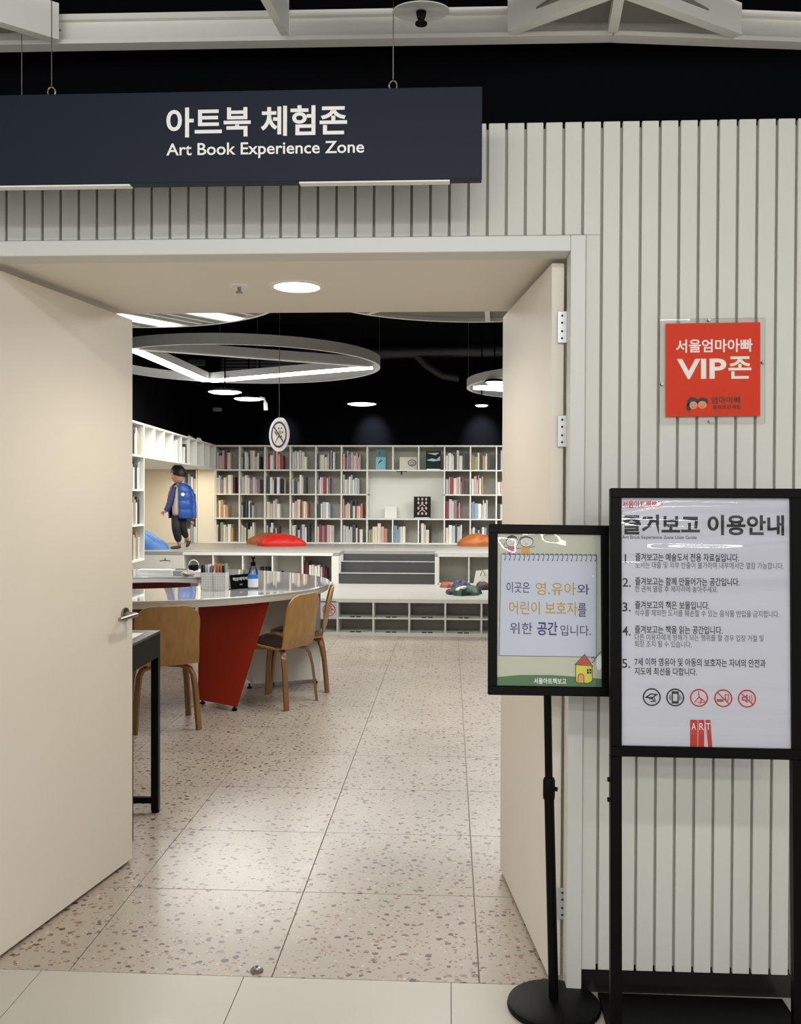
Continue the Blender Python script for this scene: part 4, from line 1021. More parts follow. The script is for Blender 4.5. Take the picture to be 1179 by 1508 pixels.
# ---------------------------------------------------------------- things on the table
def on_table(px, py): return at(px, py, Z=TZ)
p = on_table(304, 870.5)
def basket(loc, w_, d_, h_, lab):
    t_ = thing('wire_basket', lab, 'basket', loc, (0, 0, R(-3)), 'white wire baskets on the ring table')
    m = MB(); r_ = .0013
    for s in (-1, 1):
        for i in range(8):
            z = .002 + (h_ - .004) * i / 7; m.box(-w_ / 2, w_ / 2, s * d_ / 2 - r_, s * d_ / 2 + r_, z - r_, z + r_); m.box(s * w_ / 2 - r_, s * w_ / 2 + r_, -d_ / 2, d_ / 2, z - r_, z + r_)
        for i in range(8):
            x = -w_ / 2 + w_ * i / 7; m.box(x - r_, x + r_, s * d_ / 2 - r_, s * d_ / 2 + r_, 0.001, h_)
            y = -d_ / 2 + d_ * i / 7; m.box(s * w_ / 2 - r_, s * w_ / 2 + r_, y - r_, y + r_, 0.001, h_)
    stuff(obj('wire_mesh', m, M_CHALK, t_))
    obj('liner', MB().box(-w_ / 2 + .004, w_ / 2 - .004, -d_ / 2 + .003, -d_ / 2 + .005, 0.001, h_ - .004).box(-w_ / 2 + .004, w_ / 2 - .004, d_ / 2 - .005, d_ / 2 - .003, 0.001, h_ - .004)
        .box(-w_ / 2 + .003, w_ / 2 - .003, -d_ / 2 + .0055, d_ / 2 - .0055, .001, .004), mat('liner_grey', 'c2c3bb', 0.6), t_)
    return t_
bw_ = on_table(314.5, 870).x - on_table(295.5, 870).x; bh_ = at(305, 843.5, Y=p.y).z - TZ
for i, (px, lab) in enumerate(((305, 'left white wire basket of booklets on the ring table'), (325, 'right white wire basket of booklets on the ring table'))):
    q = on_table(px, 870.5 - i * .8); basket((q.x, p.y + .05, TZ + .0005), bw_ * .93, .09, bh_, lab)
cols = [('black', 297), ('dark grey', 300.5), ('pale grey', 303.5), ('white', 307), ('mauve', 311), ('orange', 317), ('orange', 321), ('tan', 325), ('black', 328), ('sage green', 331)]
for i, (c_, px) in enumerate(cols):
    q = at(px, 850, Y=p.y + .05); top = at(px, [831.5, 834, 832, 831, 833, 830, 830.5, 831, 833, 830][i], Y=p.y + .05).z
    place_book((q.x, p.y + .02 + .002 * i, TZ + .006), R(rb.uniform(-4, 4)), .010, .055, top - TZ - .006, c_, '%s booklet from the left in the wire baskets, %s' % (ORD[i], c_), 'booklets in the wire baskets')
# little black table sign
a = on_table(340.5, 868); b = on_table(368.5, 865)
ts = thing('table_sign', 'small black table sign with pale lettering on the ring table', 'sign', ((a.x + b.x) / 2, (a.y + b.y) / 2, TZ), (0, 0, math.atan2(b.y - a.y, b.x - a.x)))
tw = (b - a).length / 2; thh = at(354, 847, Y=a.y).z - TZ
bd_ = obj('sign_panel', MB().box(-tw, tw, 0, .006, .004, thh, .001), M_BLKMETAL, ts, (0, 0, 0), (R(-8), 0, 0))
obj('foot', MB().box(-tw - .010, tw + .03, -.02, .04, 0, .0042, .001), M_BLKMETAL, ts)
text('책상예약석', -tw * .75, tw * .78, thh * .55, thh * .8, M_RING, bd_, -.0008, .01); text('사용중', -tw * .12, tw * .2, thh * .22, thh * .33, M_RING, bd_, -.0008, .01)
# bottle
q = on_table(372.5, 867)
bt2 = thing('water_bottle', 'clear plastic bottle with a blue label and black cap on the ring table', 'bottle', (q.x, q.y, TZ + .0005))
hB = at(372, 819, Y=q.y).z - TZ; rB = (at(379.5, 840, Y=q.y).x - at(365, 840, Y=q.y).x) / 2
hB *= .98
obj('bottle_body', MB().lathe([(0, 0), (rB * .9, 0), (rB, .008), (rB, hB * .48), (rB * .82, hB * .60), (rB * .35, hB * .74), (rB * .33, hB * .80), (0, hB * .80)], 28), M_PET, bt2, smooth=True)
lbm = MB().lathe([(rB + .001, hB * .32), (rB + .001, hB * .46)], 28); obj('label_band', lbm, mat('label_blue', '2a6ec0', 0.4), bt2, smooth=True)
obj('label_base', MB().lathe([(rB + .001, .012), (rB + .001, hB * .318)], 28), mat('label_white', 'd4dce0', 0.4), bt2, smooth=True)
obj('cap', MB().lathe([(0, hB * .71), (rB * .48, hB * .71), (rB * .48, hB * .84), (rB * .2, hB * .86), (rB * .2, hB * .93), (rB * .42, hB * .95), (rB * .36, hB), (0, hB)], 18), M_BLKMETAL, bt2, smooth=True)
# boxes and papers at the far side of the ring
def tbox(name, lab, cat, px0_, px1_, pyb, pyt, dep, m, rot=0):
    a_ = on_table(px0_, pyb); b_ = on_table(px1_, pyb); h_ = at((px0_ + px1_) / 2, pyt, Y=a_.y).z - TZ; w2_ = (b_.x - a_.x) / 2
    t_ = thing(name, lab, cat, ((a_.x + b_.x) / 2, (a_.y + b_.y) / 2, TZ + .0004), (0, 0, rot))
    obj('tray', MB().box(-w2_, w2_, 0, dep, 0, h_ * .96, .0015), m, t_); obj('lid', MB().box(-w2_ - .001, w2_ + .001, -.001, dep + .001, h_ * .66, h_, .001), m, t_)
    return t_
tbox('paper_box', 'long flat white box at the far left of the ring table', 'box', 200, 253, 848, 839.5, .12, M_CHALK)
tbox('paper_box', 'low grey box right of the long white box on the ring table', 'box', 254.5, 267, 847.5, 841, .12, mat('grey_card', '8e908c', .6))
tbox('paper_box', 'small white box beside the wire baskets on the ring table', 'box', 286, 297, 850, 841.5, .1, M_CHALK)
a_ = on_table(277, 848.5)
cr_ = thing('crumpled_paper', 'crumpled pale tissue lying between the boxes on the ring table', 'paper', (a_.x, a_.y, TZ + .0005))
def cf(u, v):
    t0 = u * 2 * math.pi; return (.055 * math.sin(v * math.pi) * math.cos(t0) * (1 + .15 * math.sin(5 * t0)), .04 * math.sin(v * math.pi) * math.sin(t0), .042 * (1 - math.cos(v * math.pi)) / 2 * (1 + .25 * math.sin(4 * t0 + 7 * v)))
obj('tissue', MB().grid(cf, 24, 12, True), mat('tissue', 'c9c6bd', 0.7, bump=.5, bscale=60), cr_)
obj('fold', MB().box(-.02, .03, -.02, .02, .02, .034), M_CHALK, cr_)
a_ = at(285, 845, Y=8.28)
bg = thing('handled_basket', 'small dark basket with an arched handle behind the boxes on the table', 'basket', (a_.x, 8.28 , TZ + .0005))
obj('handle', MB().tube([(.045 * math.cos(R(t_)), 0, .03 + .055 * math.sin(R(t_))) for t_ in range(0, 181, 15)], .005, 8), M_RING, bg)
obj('basket_body', MB().lathe([(0, 0), (.04, 0), (.05, .04), (.044, .04), (.036, .006), (0, .006)], 20), M_BLKMETAL, bg)

# ---------------------------------------------------------------- black desk behind the left door leaf
dk = at(227, 1196, Z=0); dz_ = at(232, 929, Y=dk.y).z
desk = thing('black_desk', 'black metal-framed table just inside the left door leaf', 'table', (dk.x + .02, dk.y + .02, 0), (0, 0, R(1.5)))
ap = (at(232, 929, Y=dk.y).z - at(232, 967, Y=dk.y).z)
obj('top', MB().box(-1.2, 0, -.42, 0, dz_ - .012, dz_, .001), mat('desk_top', '202024', 0.25), desk)
obj('apron', MB().box(-1.2, 0, -.42, -.395, dz_ - ap, dz_ - .0125).box(-1.2, 0, -.025, 0, dz_ - ap, dz_ - .0125).box(-.022, 0, -.3945, -.0255, dz_ - ap, dz_ - .0125).box(-1.2, -1.178, -.3945, -.0255, dz_ - ap, dz_ - .0125), M_BLKMETAL, desk)
for x in (-1.2, -.032):
    for y in (-.42, -.032): obj('leg', MB().box(x, x + .032, y, y + .032, .012, dz_ - ap - .0003).tube([(x + .016, y + .016, 0), (x + .016, y + .016, .012)], .018, 12), M_BLKMETAL, desk)
obj('foot_rail', MB().box(-1.1675, -.0325, -.027, -.005, .04, .066), M_BLKMETAL, desk)
tag(obj('highlight_sheet', MB().box(-.9, -.02, -.3, -.08, 0, .002), M_CHALK, None, (desk.location.x - .02, desk.location.y - .03, dz_ + .0005), (0, 0, R(1.5))), 'white sheet standing in for the highlight on the black table by the left door', 'paper')  # white strip laid on the desk top as its painted highlight

# ---------------------------------------------------------------- clothes on the lower platform
def garment(name, lab, px0_, px1_, pyb, h_, dep, m, seed, trim=None):
    a_ = at(px0_, pyb, Z=Z1); b_ = at(px1_, pyb, Z=Z1); w2_ = (b_.x - a_.x) / 2; rg = random.Random(seed); ph = [rg.uniform(0, 6.3) for _ in range(5)]
    t_ = thing(name, lab, 'jacket', ((a_.x + b_.x) / 2, (a_.y + b_.y) / 2 + dep / 2, Z1 + .001), group='clothes on the lower platform')
    def fn(u, v):
        a = u * 2 * math.pi; rho = 1 - v
        wv = 1 + .13 * math.sin(2 * a + ph[0]) + .09 * math.sin(5 * a + ph[1]) + .06 * math.sin(9 * a + ph[2]) + .03 * math.sin(14 * a + ph[4])
        z = (1 - rho ** 3.4) ** .7 * (.8 + .2 * math.sin(3 * a + ph[2] + 3 * rho) * rho) + .10 * math.sin(7 * a + 9 * rho + ph[3]) * rho * (1 - rho) * 3 + .07 * math.sin(11 * a - 14 * rho + ph[4]) * rho - .10 * math.cos(a + ph[0]) * rho
        return (w2_ * rho * wv * math.cos(a), dep / 2 * rho * wv * math.sin(a), max(h_ * z, 0) + .012 * min(1, v * 12))
    obj('cloth', MB().grid(fn, 40, 16, True), m, t_, smooth=True)
    if trim:
        pts = [fn(u, .30 + .1 * math.sin(u * 9)) for u in [.60 + .02 * i for i in range(9)]]
        obj('trim_patch', MB().tube([(x * 1.02, y * 1.03 - .004, z + .004) for x, y, z in pts], [.006, .016, .022, .018, .012, .02, .018, .012, .006], 8), trim, t_, smooth=True)
    return t_
CB = dict(bump=.6, bscale=22)
garment('folded_jacket', 'dark green jacket with white lettering patch, heaped on the lower platform', 665, 707, 878, .092, .40, mat('cloth_green', '0a3a20', 0.6, **CB), 1, M_CHALK)
garment('folded_jacket', 'navy jacket under the green one on the lower platform', 656, 680, 876, .05, .3, mat('cloth_navy', '23223c', 0.7, **CB), 2)
garment('folded_jacket', 'orange-red garment left of the green jacket', 649, 667, 866, .055, .20, mat('cloth_orange', '8c4632', 0.7, **CB), 3)
garment('folded_jacket', 'mauve jacket lying behind the green one', 667, 692, 868, .095, .2, mat('cloth_mauve', '3c3654', 0.7, **CB), 4)
garment('folded_jacket', 'dark brown garment right of the green jacket, by the door leaf', 700, 722, 869, .08, .26, mat('cloth_brown', '3a2a26', 0.7, **CB), 6)
q = at(708, 852, Y=YP2 - .12)
bagt = thing('white_bag', 'pale bag with dark marks leaning behind the clothes', 'bag', (q.x + .02, YP2 - .12, Z1 + .001))
obj('bag_body', MB().prism([(-.11, -.05, 0), (.11, -.05, 0), (.11, .05, 0), (-.11, .05, 0)], [(-.08, -.01, .17), (.09, -.01, .19), (.09, .02, .19), (-.08, .02, .17)]), mat('bag_white', 'c8c6b8', .6), bagt)
obj('bag_strap', MB().tube([(-.03, -.04, .12), (0, -.05, .19), (.03, -.04, .12)], .005, 6), mat('cloth_olive', '3c4432', .6), bagt)

# ---------------------------------------------------------------- ring lights and rafts over the room
ZR = 2.75
def wires(t_, r_, n, a0_=20, z0=.09):
    for i in range(n):
        a_ = R(a0_ + 360 / n * i); obj('suspension_wire', MB().tube([(r_ * math.cos(a_), r_ * math.sin(a_), z0), (r_ * math.cos(a_), r_ * math.sin(a_), 3.549 - ZR)], .003, 5), M_WIRE, t_)
def ring_light(x, y, r_, angs, lab, lit):
    t_ = thing('ring_light', lab, 'ceiling light', (x, y, ZR))
    obj('hoop', MB().lathe([(r_ - .02, 0), (r_ + .01, 0), (r_ + .01, .098), (r_ + .002, .098), (r_ + .002, .012), (r_ - .02, .012)], 120, True), M_RING, t_, smooth=True)
    V = [Vector(((r_ - .04) * math.cos(R(a)), (r_ - .04) * math.sin(R(a)), 0)) for a in angs]
    for i in range(3):
        a_, b_ = V[i], V[(i + 1) % 3]; d_ = (b_ - a_).normalized(); n_ = Vector((-d_.y, d_.x, 0))
        a2, b2 = a_ + d_ * .06, b_ - d_ * .06
        def pr(hw_, z0, z1, e=0): 
            A_, B_ = a2 - d_ * e, b2 + d_ * e
            return MB().prism([tuple(A_ - n_ * hw_ + Vector((0, 0, z0))), tuple(B_ - n_ * hw_ + Vector((0, 0, z0))), tuple(B_ + n_ * hw_ + Vector((0, 0, z0))), tuple(A_ + n_ * hw_ + Vector((0, 0, z0)))],
                              [tuple(A_ - n_ * hw_ + Vector((0, 0, z1))), tuple(B_ - n_ * hw_ + Vector((0, 0, z1))), tuple(B_ + n_ * hw_ + Vector((0, 0, z1))), tuple(A_ + n_ * hw_ + Vector((0, 0, z1)))])
        bar = obj('light_bar', pr(.05, .012, .09), M_RING, t_)
        if lit[i]: obj('diffuser', pr(.044, -.012, .0115), M_LED, bar)
        else: obj('bar_cover', pr(.045, -.001, .0115), M_RING, bar)
    wires(t_, r_, 4, 5)
    return t_
cR = Vector((-2.15, 9.72))
ring_light(cR.x, cR.y, 1.42, [119, 3, 237], 'large grey hoop light with two lit bars meeting in a V, over the room', (1, 0, 1))
ring_light(1.66, 11.62, 1.45, [180, 60, 300], 'grey hoop light with lit bars, half hidden by the right door leaf', (1, 1, 1))
def louvre_raft(x, y, r_):
    t_ = thing('louvre_raft', 'round raft of grey louvre blades with lit strips, top left of the doorway', 'ceiling light', (x, y, ZR))
    obj('hoop', MB().lathe([(r_ - .02, 0), (r_ + .01, 0), (r_ + .01, .05), (r_ - .02, .05)], 120, True), M_RAFT, t_, smooth=True)
    an = R(55); d_ = Vector((math.cos(an), math.sin(an))); n_ = Vector((-d_.y, d_.x)); k = -11
    while k <= 11:
        o_ = k * .118 - .04; hl = math.sqrt(max(r_ * r_ - o_ * o_, 0)) - .03
        if hl > .1:
            a_ = n_ * o_ - d_ * hl; b_ = n_ * o_ + d_ * hl; lit_ = (k % 5 == 0)
            w_ = .06 if lit_ else .018
            bm_ = MB().prism([(*(a_ - n_ * w_), .005), (*(b_ - n_ * w_), .005), (*(b_ + n_ * w_), .005), (*(a_ + n_ * w_), .005)], [(*(a_ - n_ * w_), .045), (*(b_ - n_ * w_), .045), (*(b_ + n_ * w_), .045), (*(a_ + n_ * w_), .045)])
            obj('light_strip' if lit_ else 'louvre', bm_, M_STRIP if lit_ else M_RAFT, t_)
        k += 1
    obj('raft_backing', MB().lathe([(0, .05), (r_ - .03, .05), (r_ - .03, .056), (0, .056)], 60), M_PANELG, t_)
    wires(t_, r_, 4, 30, .05); return t_
louvre_raft(-2.4, 6.2, 1.29)
pr_ = thing('panel_raft', 'round pale raft with radial ribs above the doorway centre', 'ceiling raft', (0.22, 6.08, ZR))
obj('hoop', MB().lathe([(1.24, 0), (1.27, 0), (1.27, .07), (1.24, .07)], 120, True), M_RAFT, pr_, smooth=True)
obj('raft_panel', MB().lathe([(0, .03), (1.235, .03), (1.235, .036), (0, .036)], 80), M_PANELG, pr_)
for i in range(8):
    a_ = R(87 + 45 * i - (0)); d_ = Vector((math.cos(a_), math.sin(a_))); n_ = Vector((-d_.y, d_.x)) * .018
    obj('rib', MB().prism([(*(d_ * .02 - n_), .0), (*(d_ * 1.235 - n_), .0), (*(d_ * 1.235 + n_), .0), (*(d_ * .02 + n_), .0)], [(*(d_ * .02 - n_), .029), (*(d_ * 1.235 - n_), .029), (*(d_ * 1.235 + n_), .029), (*(d_ * .02 + n_), .029)]), M_RAFT, pr_)
wires(pr_, 1.25, 4, 40, .07)
# round drum lamps
def drum(px, py, D, lab, z=2.6):
    p_ = at(px, py, Z=z); t_ = thing('drum_lamp', lab, 'ceiling light', p_, group='round drum lamps under the black ceiling')
    obj('diffuser', MB().lathe([(0, -.014), (D / 2 * .8, -.012), (D / 2, 0), (0, 0)], 36), M_LED, t_)
    obj('housing', MB().lathe([(0, .0005), (D / 2 + .015, .0005), (D / 2 + .01, .022), (D / 2 * .6, .035), (0, .035)], 36), M_BLACK, t_)
    obj('rod', MB().tube([(0, 0, .035), (0, 0, 3.549 - z)], .008, 8), M_BLACK, t_)
drum(331, 577.5, .37, 'round lit drum lamp, the left one of the pair left of centre')
drum(366, 587.5, .35, 'round lit drum lamp, the right one of the pair left of centre')
drum(532.5, 595, .36, 'round lit drum lamp alone right of the large hoop')
drum(709, 597, .16, 'small lit lamp below the half-hidden hoop'); drum(728, 563, .2, 'lit lamp inside the half-hidden hoop', 2.72)
p_ = at(386, 588, Z=2.58)
al = thing('bent_spot_lamp', 'small white bent-arm spot beside the right drum lamp of the pair', 'ceiling light', p_)
obj('arm', MB().tube([(-.03, 0, .02), (.02, 0, .01), (.04, 0, -.04)], .014, 8), M_RAFT, al, smooth=True)
obj('head', MB().tube([(.04, 0, -.04), (.043, 0, -.13)], .024, 14), M_CHALK, al, smooth=True)
obj('rod', MB().tube([(-.03, 0, .02), (-.03, 0, 3.549 - 2.58 - .0)], .008, 6), M_BLACK, al)
p_ = at(320, 603, Y=12.6)
ex = thing('wall_projector', 'small grey ceiling device hanging dark at the left of the room', 'device', p_)
obj('device_body', MB().box(-.05, .05, -.05, .05, -.022, .022, .004), mat('device_grey', '6e7074', .5), ex); obj('rod', MB().tube([(0, 0, .022), (0, 0, 3.549 - p_.z)], .01, 8), M_BLACK, ex)
# dark ducts and flexible pipe
M_DUCT = mat('duct_dark', '0f0f12', 0.5, bump=.6, bscale=18)
dO = at(600, 517, Y=13.25)
adt = thing('air_duct', 'dark horizontal air duct with a sagging branch under the black ceiling, right of the hoop', 'duct', dO)
def dq(px, py): return at(px, py, Y=13.25) - dO
obj('duct_pipe', MB().tube([dq(430, 522), dq(540, 518), dq(640, 516), dq(780, 513)], [.10, .11, .10, .11], 16), M_DUCT, adt, smooth=True)
obj('branch_pipe', MB().tube([dq(612, 520), dq(630, 538), dq(652, 552), dq(676, 556)], .07, 12), M_DUCT, adt, smooth=True)
for px in (470, 700): u_ = dq(px, 517); obj('hanger', MB().tube([u_, (u_.x, u_.y, 3.549 - dO.z)], .008, 6), M_BLACK, adt)
ac = at(395, 531, Y=11.9)
acd = thing('ceiling_unit', 'dark ribbed air unit seen through the large hoop', 'air unit', ac)
obj('casing', MB().box(-.62, .62, 0, .5, -.13, .13, .01), M_DUCT, acd)
for i in range(6): obj('louvre_rib', MB().box(-.58, .6, -.012, -.0005, -.11 + i * .04, -.095 + i * .04), mat('rib_dark', '5a5b66', 0.5), acd)
obj('hanger', MB().tube([(-.5, .2, .13), (-.5, .2, 3.549 - ac.z)], .01, 6).tube([(.5, .2, .13), (.5, .2, 3.549 - ac.z)], .01, 6), M_BLACK, acd)
jb = at(288, 533, Y=11.9)
jbt = thing('junction_box', 'small grey box under the black ceiling left of the ribbed unit', 'device', jb)
obj('device_body', MB().box(-.1, .1, 0, .1, -.035, .035, .004), mat('device_dim', '3c3d42', .5), jbt); obj('rod', MB().tube([(0, .05, .035), (0, .05, 3.549 - jb.z)], .01, 6), M_BLACK, jbt)

# ---------------------------------------------------------------- round hanging prohibition sign
hp = at(411, 640, Y=8.9)
hs = thing('hanging_round_sign', 'round white prohibition sign with a dark red ring, hung on a wire in the room', 'sign', hp, (0, 0, R(-44)))
rS = (at(411, 615, Y=8.9).z - at(411, 665, Y=8.9).z) / 2
disc_ = obj('disc', MB().lathe([(0, -.004), (rS, -.004), (rS, .004), (0, .004)], 48, axis='y'), M_CHALK, hs)
M_MARO = mat('ink_maroon', '5c1c30', .5)
obj('prohibition_mark', MB().ring(0, 0, rS * .78, rS * .12, -.0056, 36).line([(-rS * .5, rS * .5), (rS * .5, -rS * .5)], rS * .10, -.0060), M_MARO, disc_)
mb = MB(); mb.disc(rS * .12, rS * .12, rS * .15, -.0052, 12); obj('flower_mark', mb, mat('ink_mustard', 'c8b040', .5), disc_)
mb = MB()
for a_ in range(0, 360, 60): mb.disc(rS * (.12 + .26 * math.cos(R(a_))), rS * (.12 + .28 * math.sin(R(a_))), rS * .07, -.0053, 8)
mb.line([(-rS * .35, -rS * .45), (-rS * .05, -rS * .1)], rS * .07, -.0052); mb.line([(-rS * .4, rS * .18), (-rS * .2, 0)], rS * .1, -.0052)
obj('insect_mark', mb, M_INK2, disc_)
obj('suspension_wire', MB().tube([(0, 0, rS - .002), (0, 0, 3.549 - hp.z)], .0035, 5), M_WIRE, hs)

# ================================================================== CHILD on the upper platform
CY = at(262, 808.5, Z=Z2).y
def c(px, py, dy=0.0): return at(px, py, Y=CY + dy)
kid = thing('person', 'young child in an open blue puffer jacket and black trousers walking on the platform', 'person', (c(262, 800).x, CY, Z2))
KO = kid.location.copy()
def K(px, py, dy=0.0): return c(px, py, dy) - KO
def skinpart(name, V, E, Rr, m, root=0, sub=1, parent=kid):
    me = skin_mesh(V, E, Rr, root, sub); return link(name, me, m, parent, smooth=False)
M_SKIN = mat('child_skin', 'b98a72', .5); M_HAIR = mat('child_hair', '0c0a0a', .5); M_JACK = mat('jacket_blue', '1a4892', .4, bump=.2, bscale=30); M_LINE = mat('jacket_lining', '241f50', .5)
M_TEE = mat('child_tee', 'd4ccc0', .7); M_TROU = mat('child_trousers', '0d0e14', .7); M_SHOE = mat('child_shoe', '2e2c2a', .6)
# body: pelvis root, spine, neck, head, arms with hands, legs
V = [K(264, 754), K(264, 738), K(265, 722), K(264.5, 713, -.01), K(263.5, 708, -.02), K(262, 701, -.03), K(262.5, 693, -.02), K(262.5, 688, -.01)]
Rr = [.072, .07, .062, .034, .036, .066, .07, .045]
E = [(i, i + 1) for i in range(7)]
def limb(start, pts, rs):
    prev = start
    for p_, r_ in zip(pts, rs): V.append(p_); Rr.append(r_); E.append((prev, len(V) - 1)); prev = len(V) - 1
    return prev
wl_ = limb(2, [K(255, 720, -.05), K(251, 738, -.10), K(244.5, 752.5, -.15), K(242, 755, -.155)], [.036, .028, .02, .019])
wr_ = limb(2, [K(276, 720, .06), K(283, 740, .06), K(285, 760, .03), K(284.5, 765, .02)], [.036, .028, .02, .019])
kl = limb(0, [K(259.5, 762, -.03), K(259, 779, -.10), K(264, 801, -.03), K(263.5, 804.5, -.035)], [.055, .042, .026, .022])
kr = limb(0, [K(267.5, 760, .03), K(268, 779, .0), K(276, 794, .14), K(277, 797, .145)], [.055, .042, .026, .022])
body = skinpart('body', V, E, Rr, M_SKIN)
for p_ in body.data.polygons: p_.use_smooth = True
# fingers, grown out of each palm
def hand(w0, dirs, nm):
    Vh = [w0]; Eh = []; Rh = [.018]
    for pts in dirs:
        pv = 0
        for i, d_ in enumerate(pts): Vh.append(w0 + Vector(d_)); Rh.append([.0084, .0074, .006][i]); Eh.append((pv, len(Vh) - 1)); pv = len(Vh) - 1
    o_ = skinpart(nm, Vh, Eh, Rh, M_SKIN, 0, 1)
    for p_ in o_.data.polygons: p_.use_smooth = True
F_ = [[(-.022, 0, .006), (-.038, -.004, .010), (-.052, -.006, .008)], [(-.022, 0, -.003), (-.042, -.004, -.004), (-.060, -.006, -.010)], [(-.018, .0, -.012), (-.034, -.002, -.019), (-.048, -.004, -.030)],
      [(-.013, 0, -.018), (-.022, -.002, -.030), (-.031, -.004, -.042)], [(-.008, -.014, .010), (-.020, -.022, .017), (-.030, -.026, .018)]]
hand(K(243.2, 755, -.154), F_, 'hand')
F2 = [[(-.012 + .007 * i, -.008, -.02), (-.013 + .007 * i, -.013, -.036), (-.011 + .007 * i, -.010, -.048 + .004 * abs(i - 1))] for i in range(4)] + [[(-.016, -.014, -.006), (-.022, -.022, -.018), (-.022, -.026, -.028)]]
hand(K(284.3, 767, .018), F2, 'hand')
# head detail: face turned down to the left
hc_ = K(262.3, 698.6, -.03); fd = Vector((-.72, -.62, -.28)).normalized(); sd = fd.cross(Vector((0, 0, 1))).normalized(); ud = sd.cross(fd).normalized()
def HP(f_, s_, u_): return hc_ + fd * f_ + sd * s_ + ud * u_
def ell(center, rx, ry, rz, nu=24, nv=16, m0=0, m1=1):
    def g(u, v):
        a_ = u * 2 * math.pi; b_ = (m0 + v * (m1 - m0)) * math.pi
        return center + fd * (rx * math.sin(b_) * math.cos(a_)) + sd * (ry * math.sin(b_) * math.sin(a_)) + ud * (rz * math.cos(b_))
    return MB().grid(g, nu, nv, True)
obj('face', ell(HP(.012, 0, -.012), .086, .078, .104), M_SKIN, kid, smooth=True)
obj('nose', ell(HP(.092, 0, -.022), .016, .011, .013, 10, 8), M_SKIN, kid, smooth=True)
for s in (-1, 1):
    obj('eye', ell(HP(.080, s * .030, -.004), .008, .012, .004, 10, 6), M_INK, kid, smooth=True)
    obj('ear', ell(HP(-.008, s * .076, -.014), .016, .010, .024, 10, 8), M_SKIN, kid, smooth=True)
obj('mouth', ell(HP(.084, 0, -.054), .006, .018, .004, 10, 6), mat('lips', '96605a', .5), kid, smooth=True)
def hairf(u, v):
    a_ = u * 2 * math.pi; lim = .43 + .24 * (.5 - .5 * math.cos(a_)) ** .6   # longer at the nape, fringe in front
    b_ = v * lim * math.pi; w_ = 1 + .03 * math.sin(9 * a_) * v
    return HP(-.006, 0, .004) + fd * (.096 * w_ * math.sin(b_) * math.cos(a_)) + sd * (.094 * w_ * math.sin(b_) * math.sin(a_)) + ud * (.122 * math.cos(b_))
hr = obj('hair', MB().grid(hairf, 40, 14, True), M_HAIR, kid, smooth=True)
sm_ = hr.modifiers.new('thick', 'SOLIDIFY'); sm_.thickness = .008
# trousers
V = [K(264, 751), K(259.8, 762, -.03), K(259, 779, -.10), K(263.5, 799, -.035), K(267.5, 760, .03), K(268, 779, .0), K(275, 792, .13)]
o_ = skinpart('trousers', V, [(0, 1), (1, 2), (2, 3), (0, 4), (4, 5), (5, 6)], [.085, .070, .058, .045, .070, .056, .040], M_TROU)
# tee
skinpart('shirt', [K(262.5, 762, -.02), K(262.5, 738, -.02), K(263, 722, -.02), K(263.5, 714, -.015)], [(0, 1), (1, 2), (2, 3)], [.088, .088, .080, .040], M_TEE)
# shoes
def shoe(a_, b_, cc):
    return skinpart('shoe', [a_, b_, cc], [(0, 1), (1, 2)], [(.027, .024), (.028, .022), (.022, .016)], M_SHOE)
an_ = K(263.8, 803, -.035)
sh1 = shoe(Vector((an_.x + .02, an_.y + .02, .028)), Vector((an_.x - .05, an_.y - .05, .024)), Vector((an_.x - .085, an_.y - .085, .020)))
an2 = K(277, 796, .145)
shoe(an2 + Vector((.012, .02, -.0)), an2 + Vector((-.004, -.0, -.055)), an2 + Vector((-.02, -.02, -.085)))
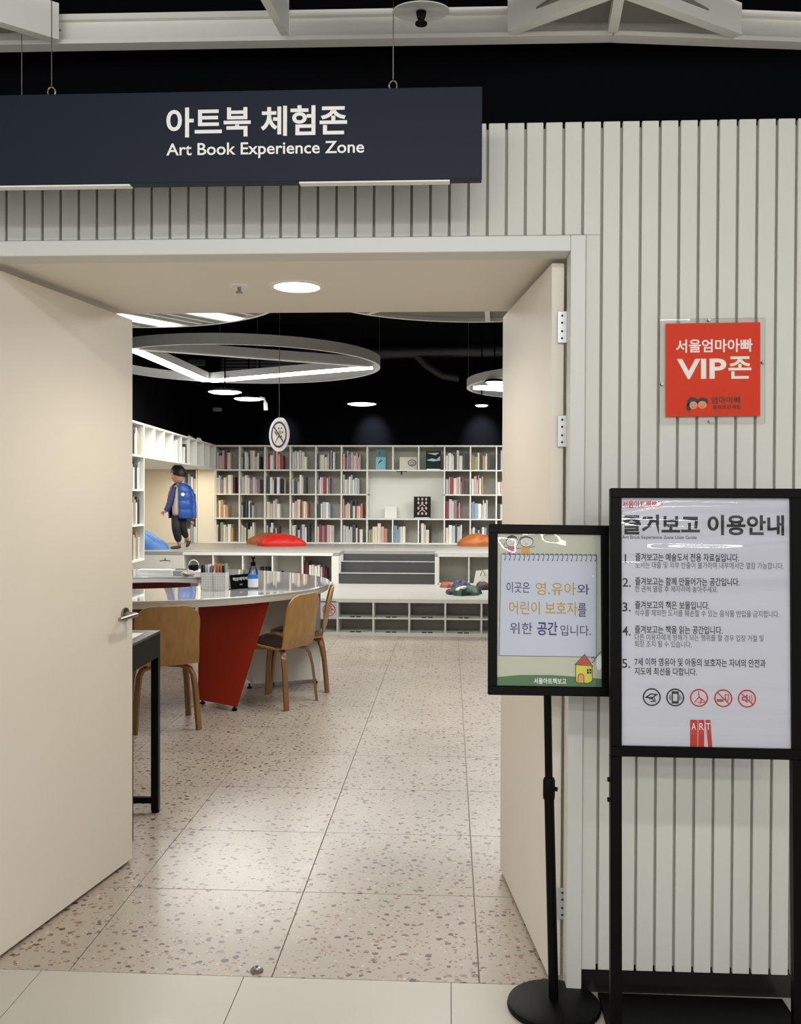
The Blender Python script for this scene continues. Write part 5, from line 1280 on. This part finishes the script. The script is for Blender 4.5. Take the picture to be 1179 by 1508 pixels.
# jacket: open C-shaped quilted body + sleeves
path = [(K(266, 763, .0), .135, .115), (K(266, 750, .0), .135, .115), (K(266, 737, .0), .130, .108), (K(266, 726, .0), .122, .10), (K(265.8, 718, 0), .108, .088), (K(265, 712.5, -.005), .062, .060)]
ah = math.atan2(-.86, -.50)      # heading of the opening
def jf(off, m0, m1):
    def g(u, v):
        f_ = v * (len(path) - 1); i = min(int(f_), len(path) - 2); q_ = f_ - i
        (p0_, a0_, b0_), (p1_, a1_, b1_) = path[i], path[i + 1]
        p_ = p0_.lerp(p1_, q_); rx = a0_ + (a1_ - a0_) * q_; ry = b0_ + (b1_ - b0_) * q_
        gap = R(36 - 10 * v); th = ah + gap + u * (2 * math.pi - 2 * gap)
        puff = 1 + .05 * abs(math.sin(v * math.pi * 5)) + off
        return p_ + Vector((rx * puff * math.cos(th), ry * puff * math.sin(th), 0))
    return g
jk = obj('jacket', MB().grid(jf(0, 0, 1), 40, 41), M_JACK, kid, smooth=True)
so = jk.modifiers.new('thick', 'SOLIDIFY'); so.thickness = .014; so.offset = 1
jl = obj('jacket_lining', MB().grid(jf(-.03, 0, 1), 40, 20), M_LINE, jk, smooth=True)
def sleeve(pts, rs, m, nm):
    P2, R2 = [], []
    for (a_, b_, r0, r1) in zip(pts, pts[1:], rs, rs[1:]):
        for k_ in range(6): P2.append(a_.lerp(b_, k_ / 6)); R2.append((r0 + (r1 - r0) * k_ / 6) * (1 + .07 * abs(math.sin(k_ * math.pi / 3))))
    P2.append(pts[-1]); R2.append(rs[-1])
    obj(nm, MB().tube(P2, R2, 16), m, jk, smooth=True)
sleeve([K(275, 717, .04), K(280.5, 728, .055), K(283.5, 742, .06), K(285, 763, .03)], [.046, .050, .046, .036], M_JACK, 'sleeve')
sleeve([K(256, 717.5, -.045), K(253, 728, -.08), K(250.5, 740, -.11), K(245, 752.5, -.15)], [.042, .044, .040, .034], M_LINE, 'sleeve')
obj('collar', MB().lathe([(.058, -.012), (.066, .0), (.064, .018), (.055, .022), (.053, .0)], 24, True, c=tuple(K(265.2, 716, .0))), M_JACK, jk, smooth=True)
bdg = K(269.5, 728, -.118)
obj('badge', MB().disc(bdg.x, bdg.z, .022, bdg.y - .012, 16), M_CHALK, jk)
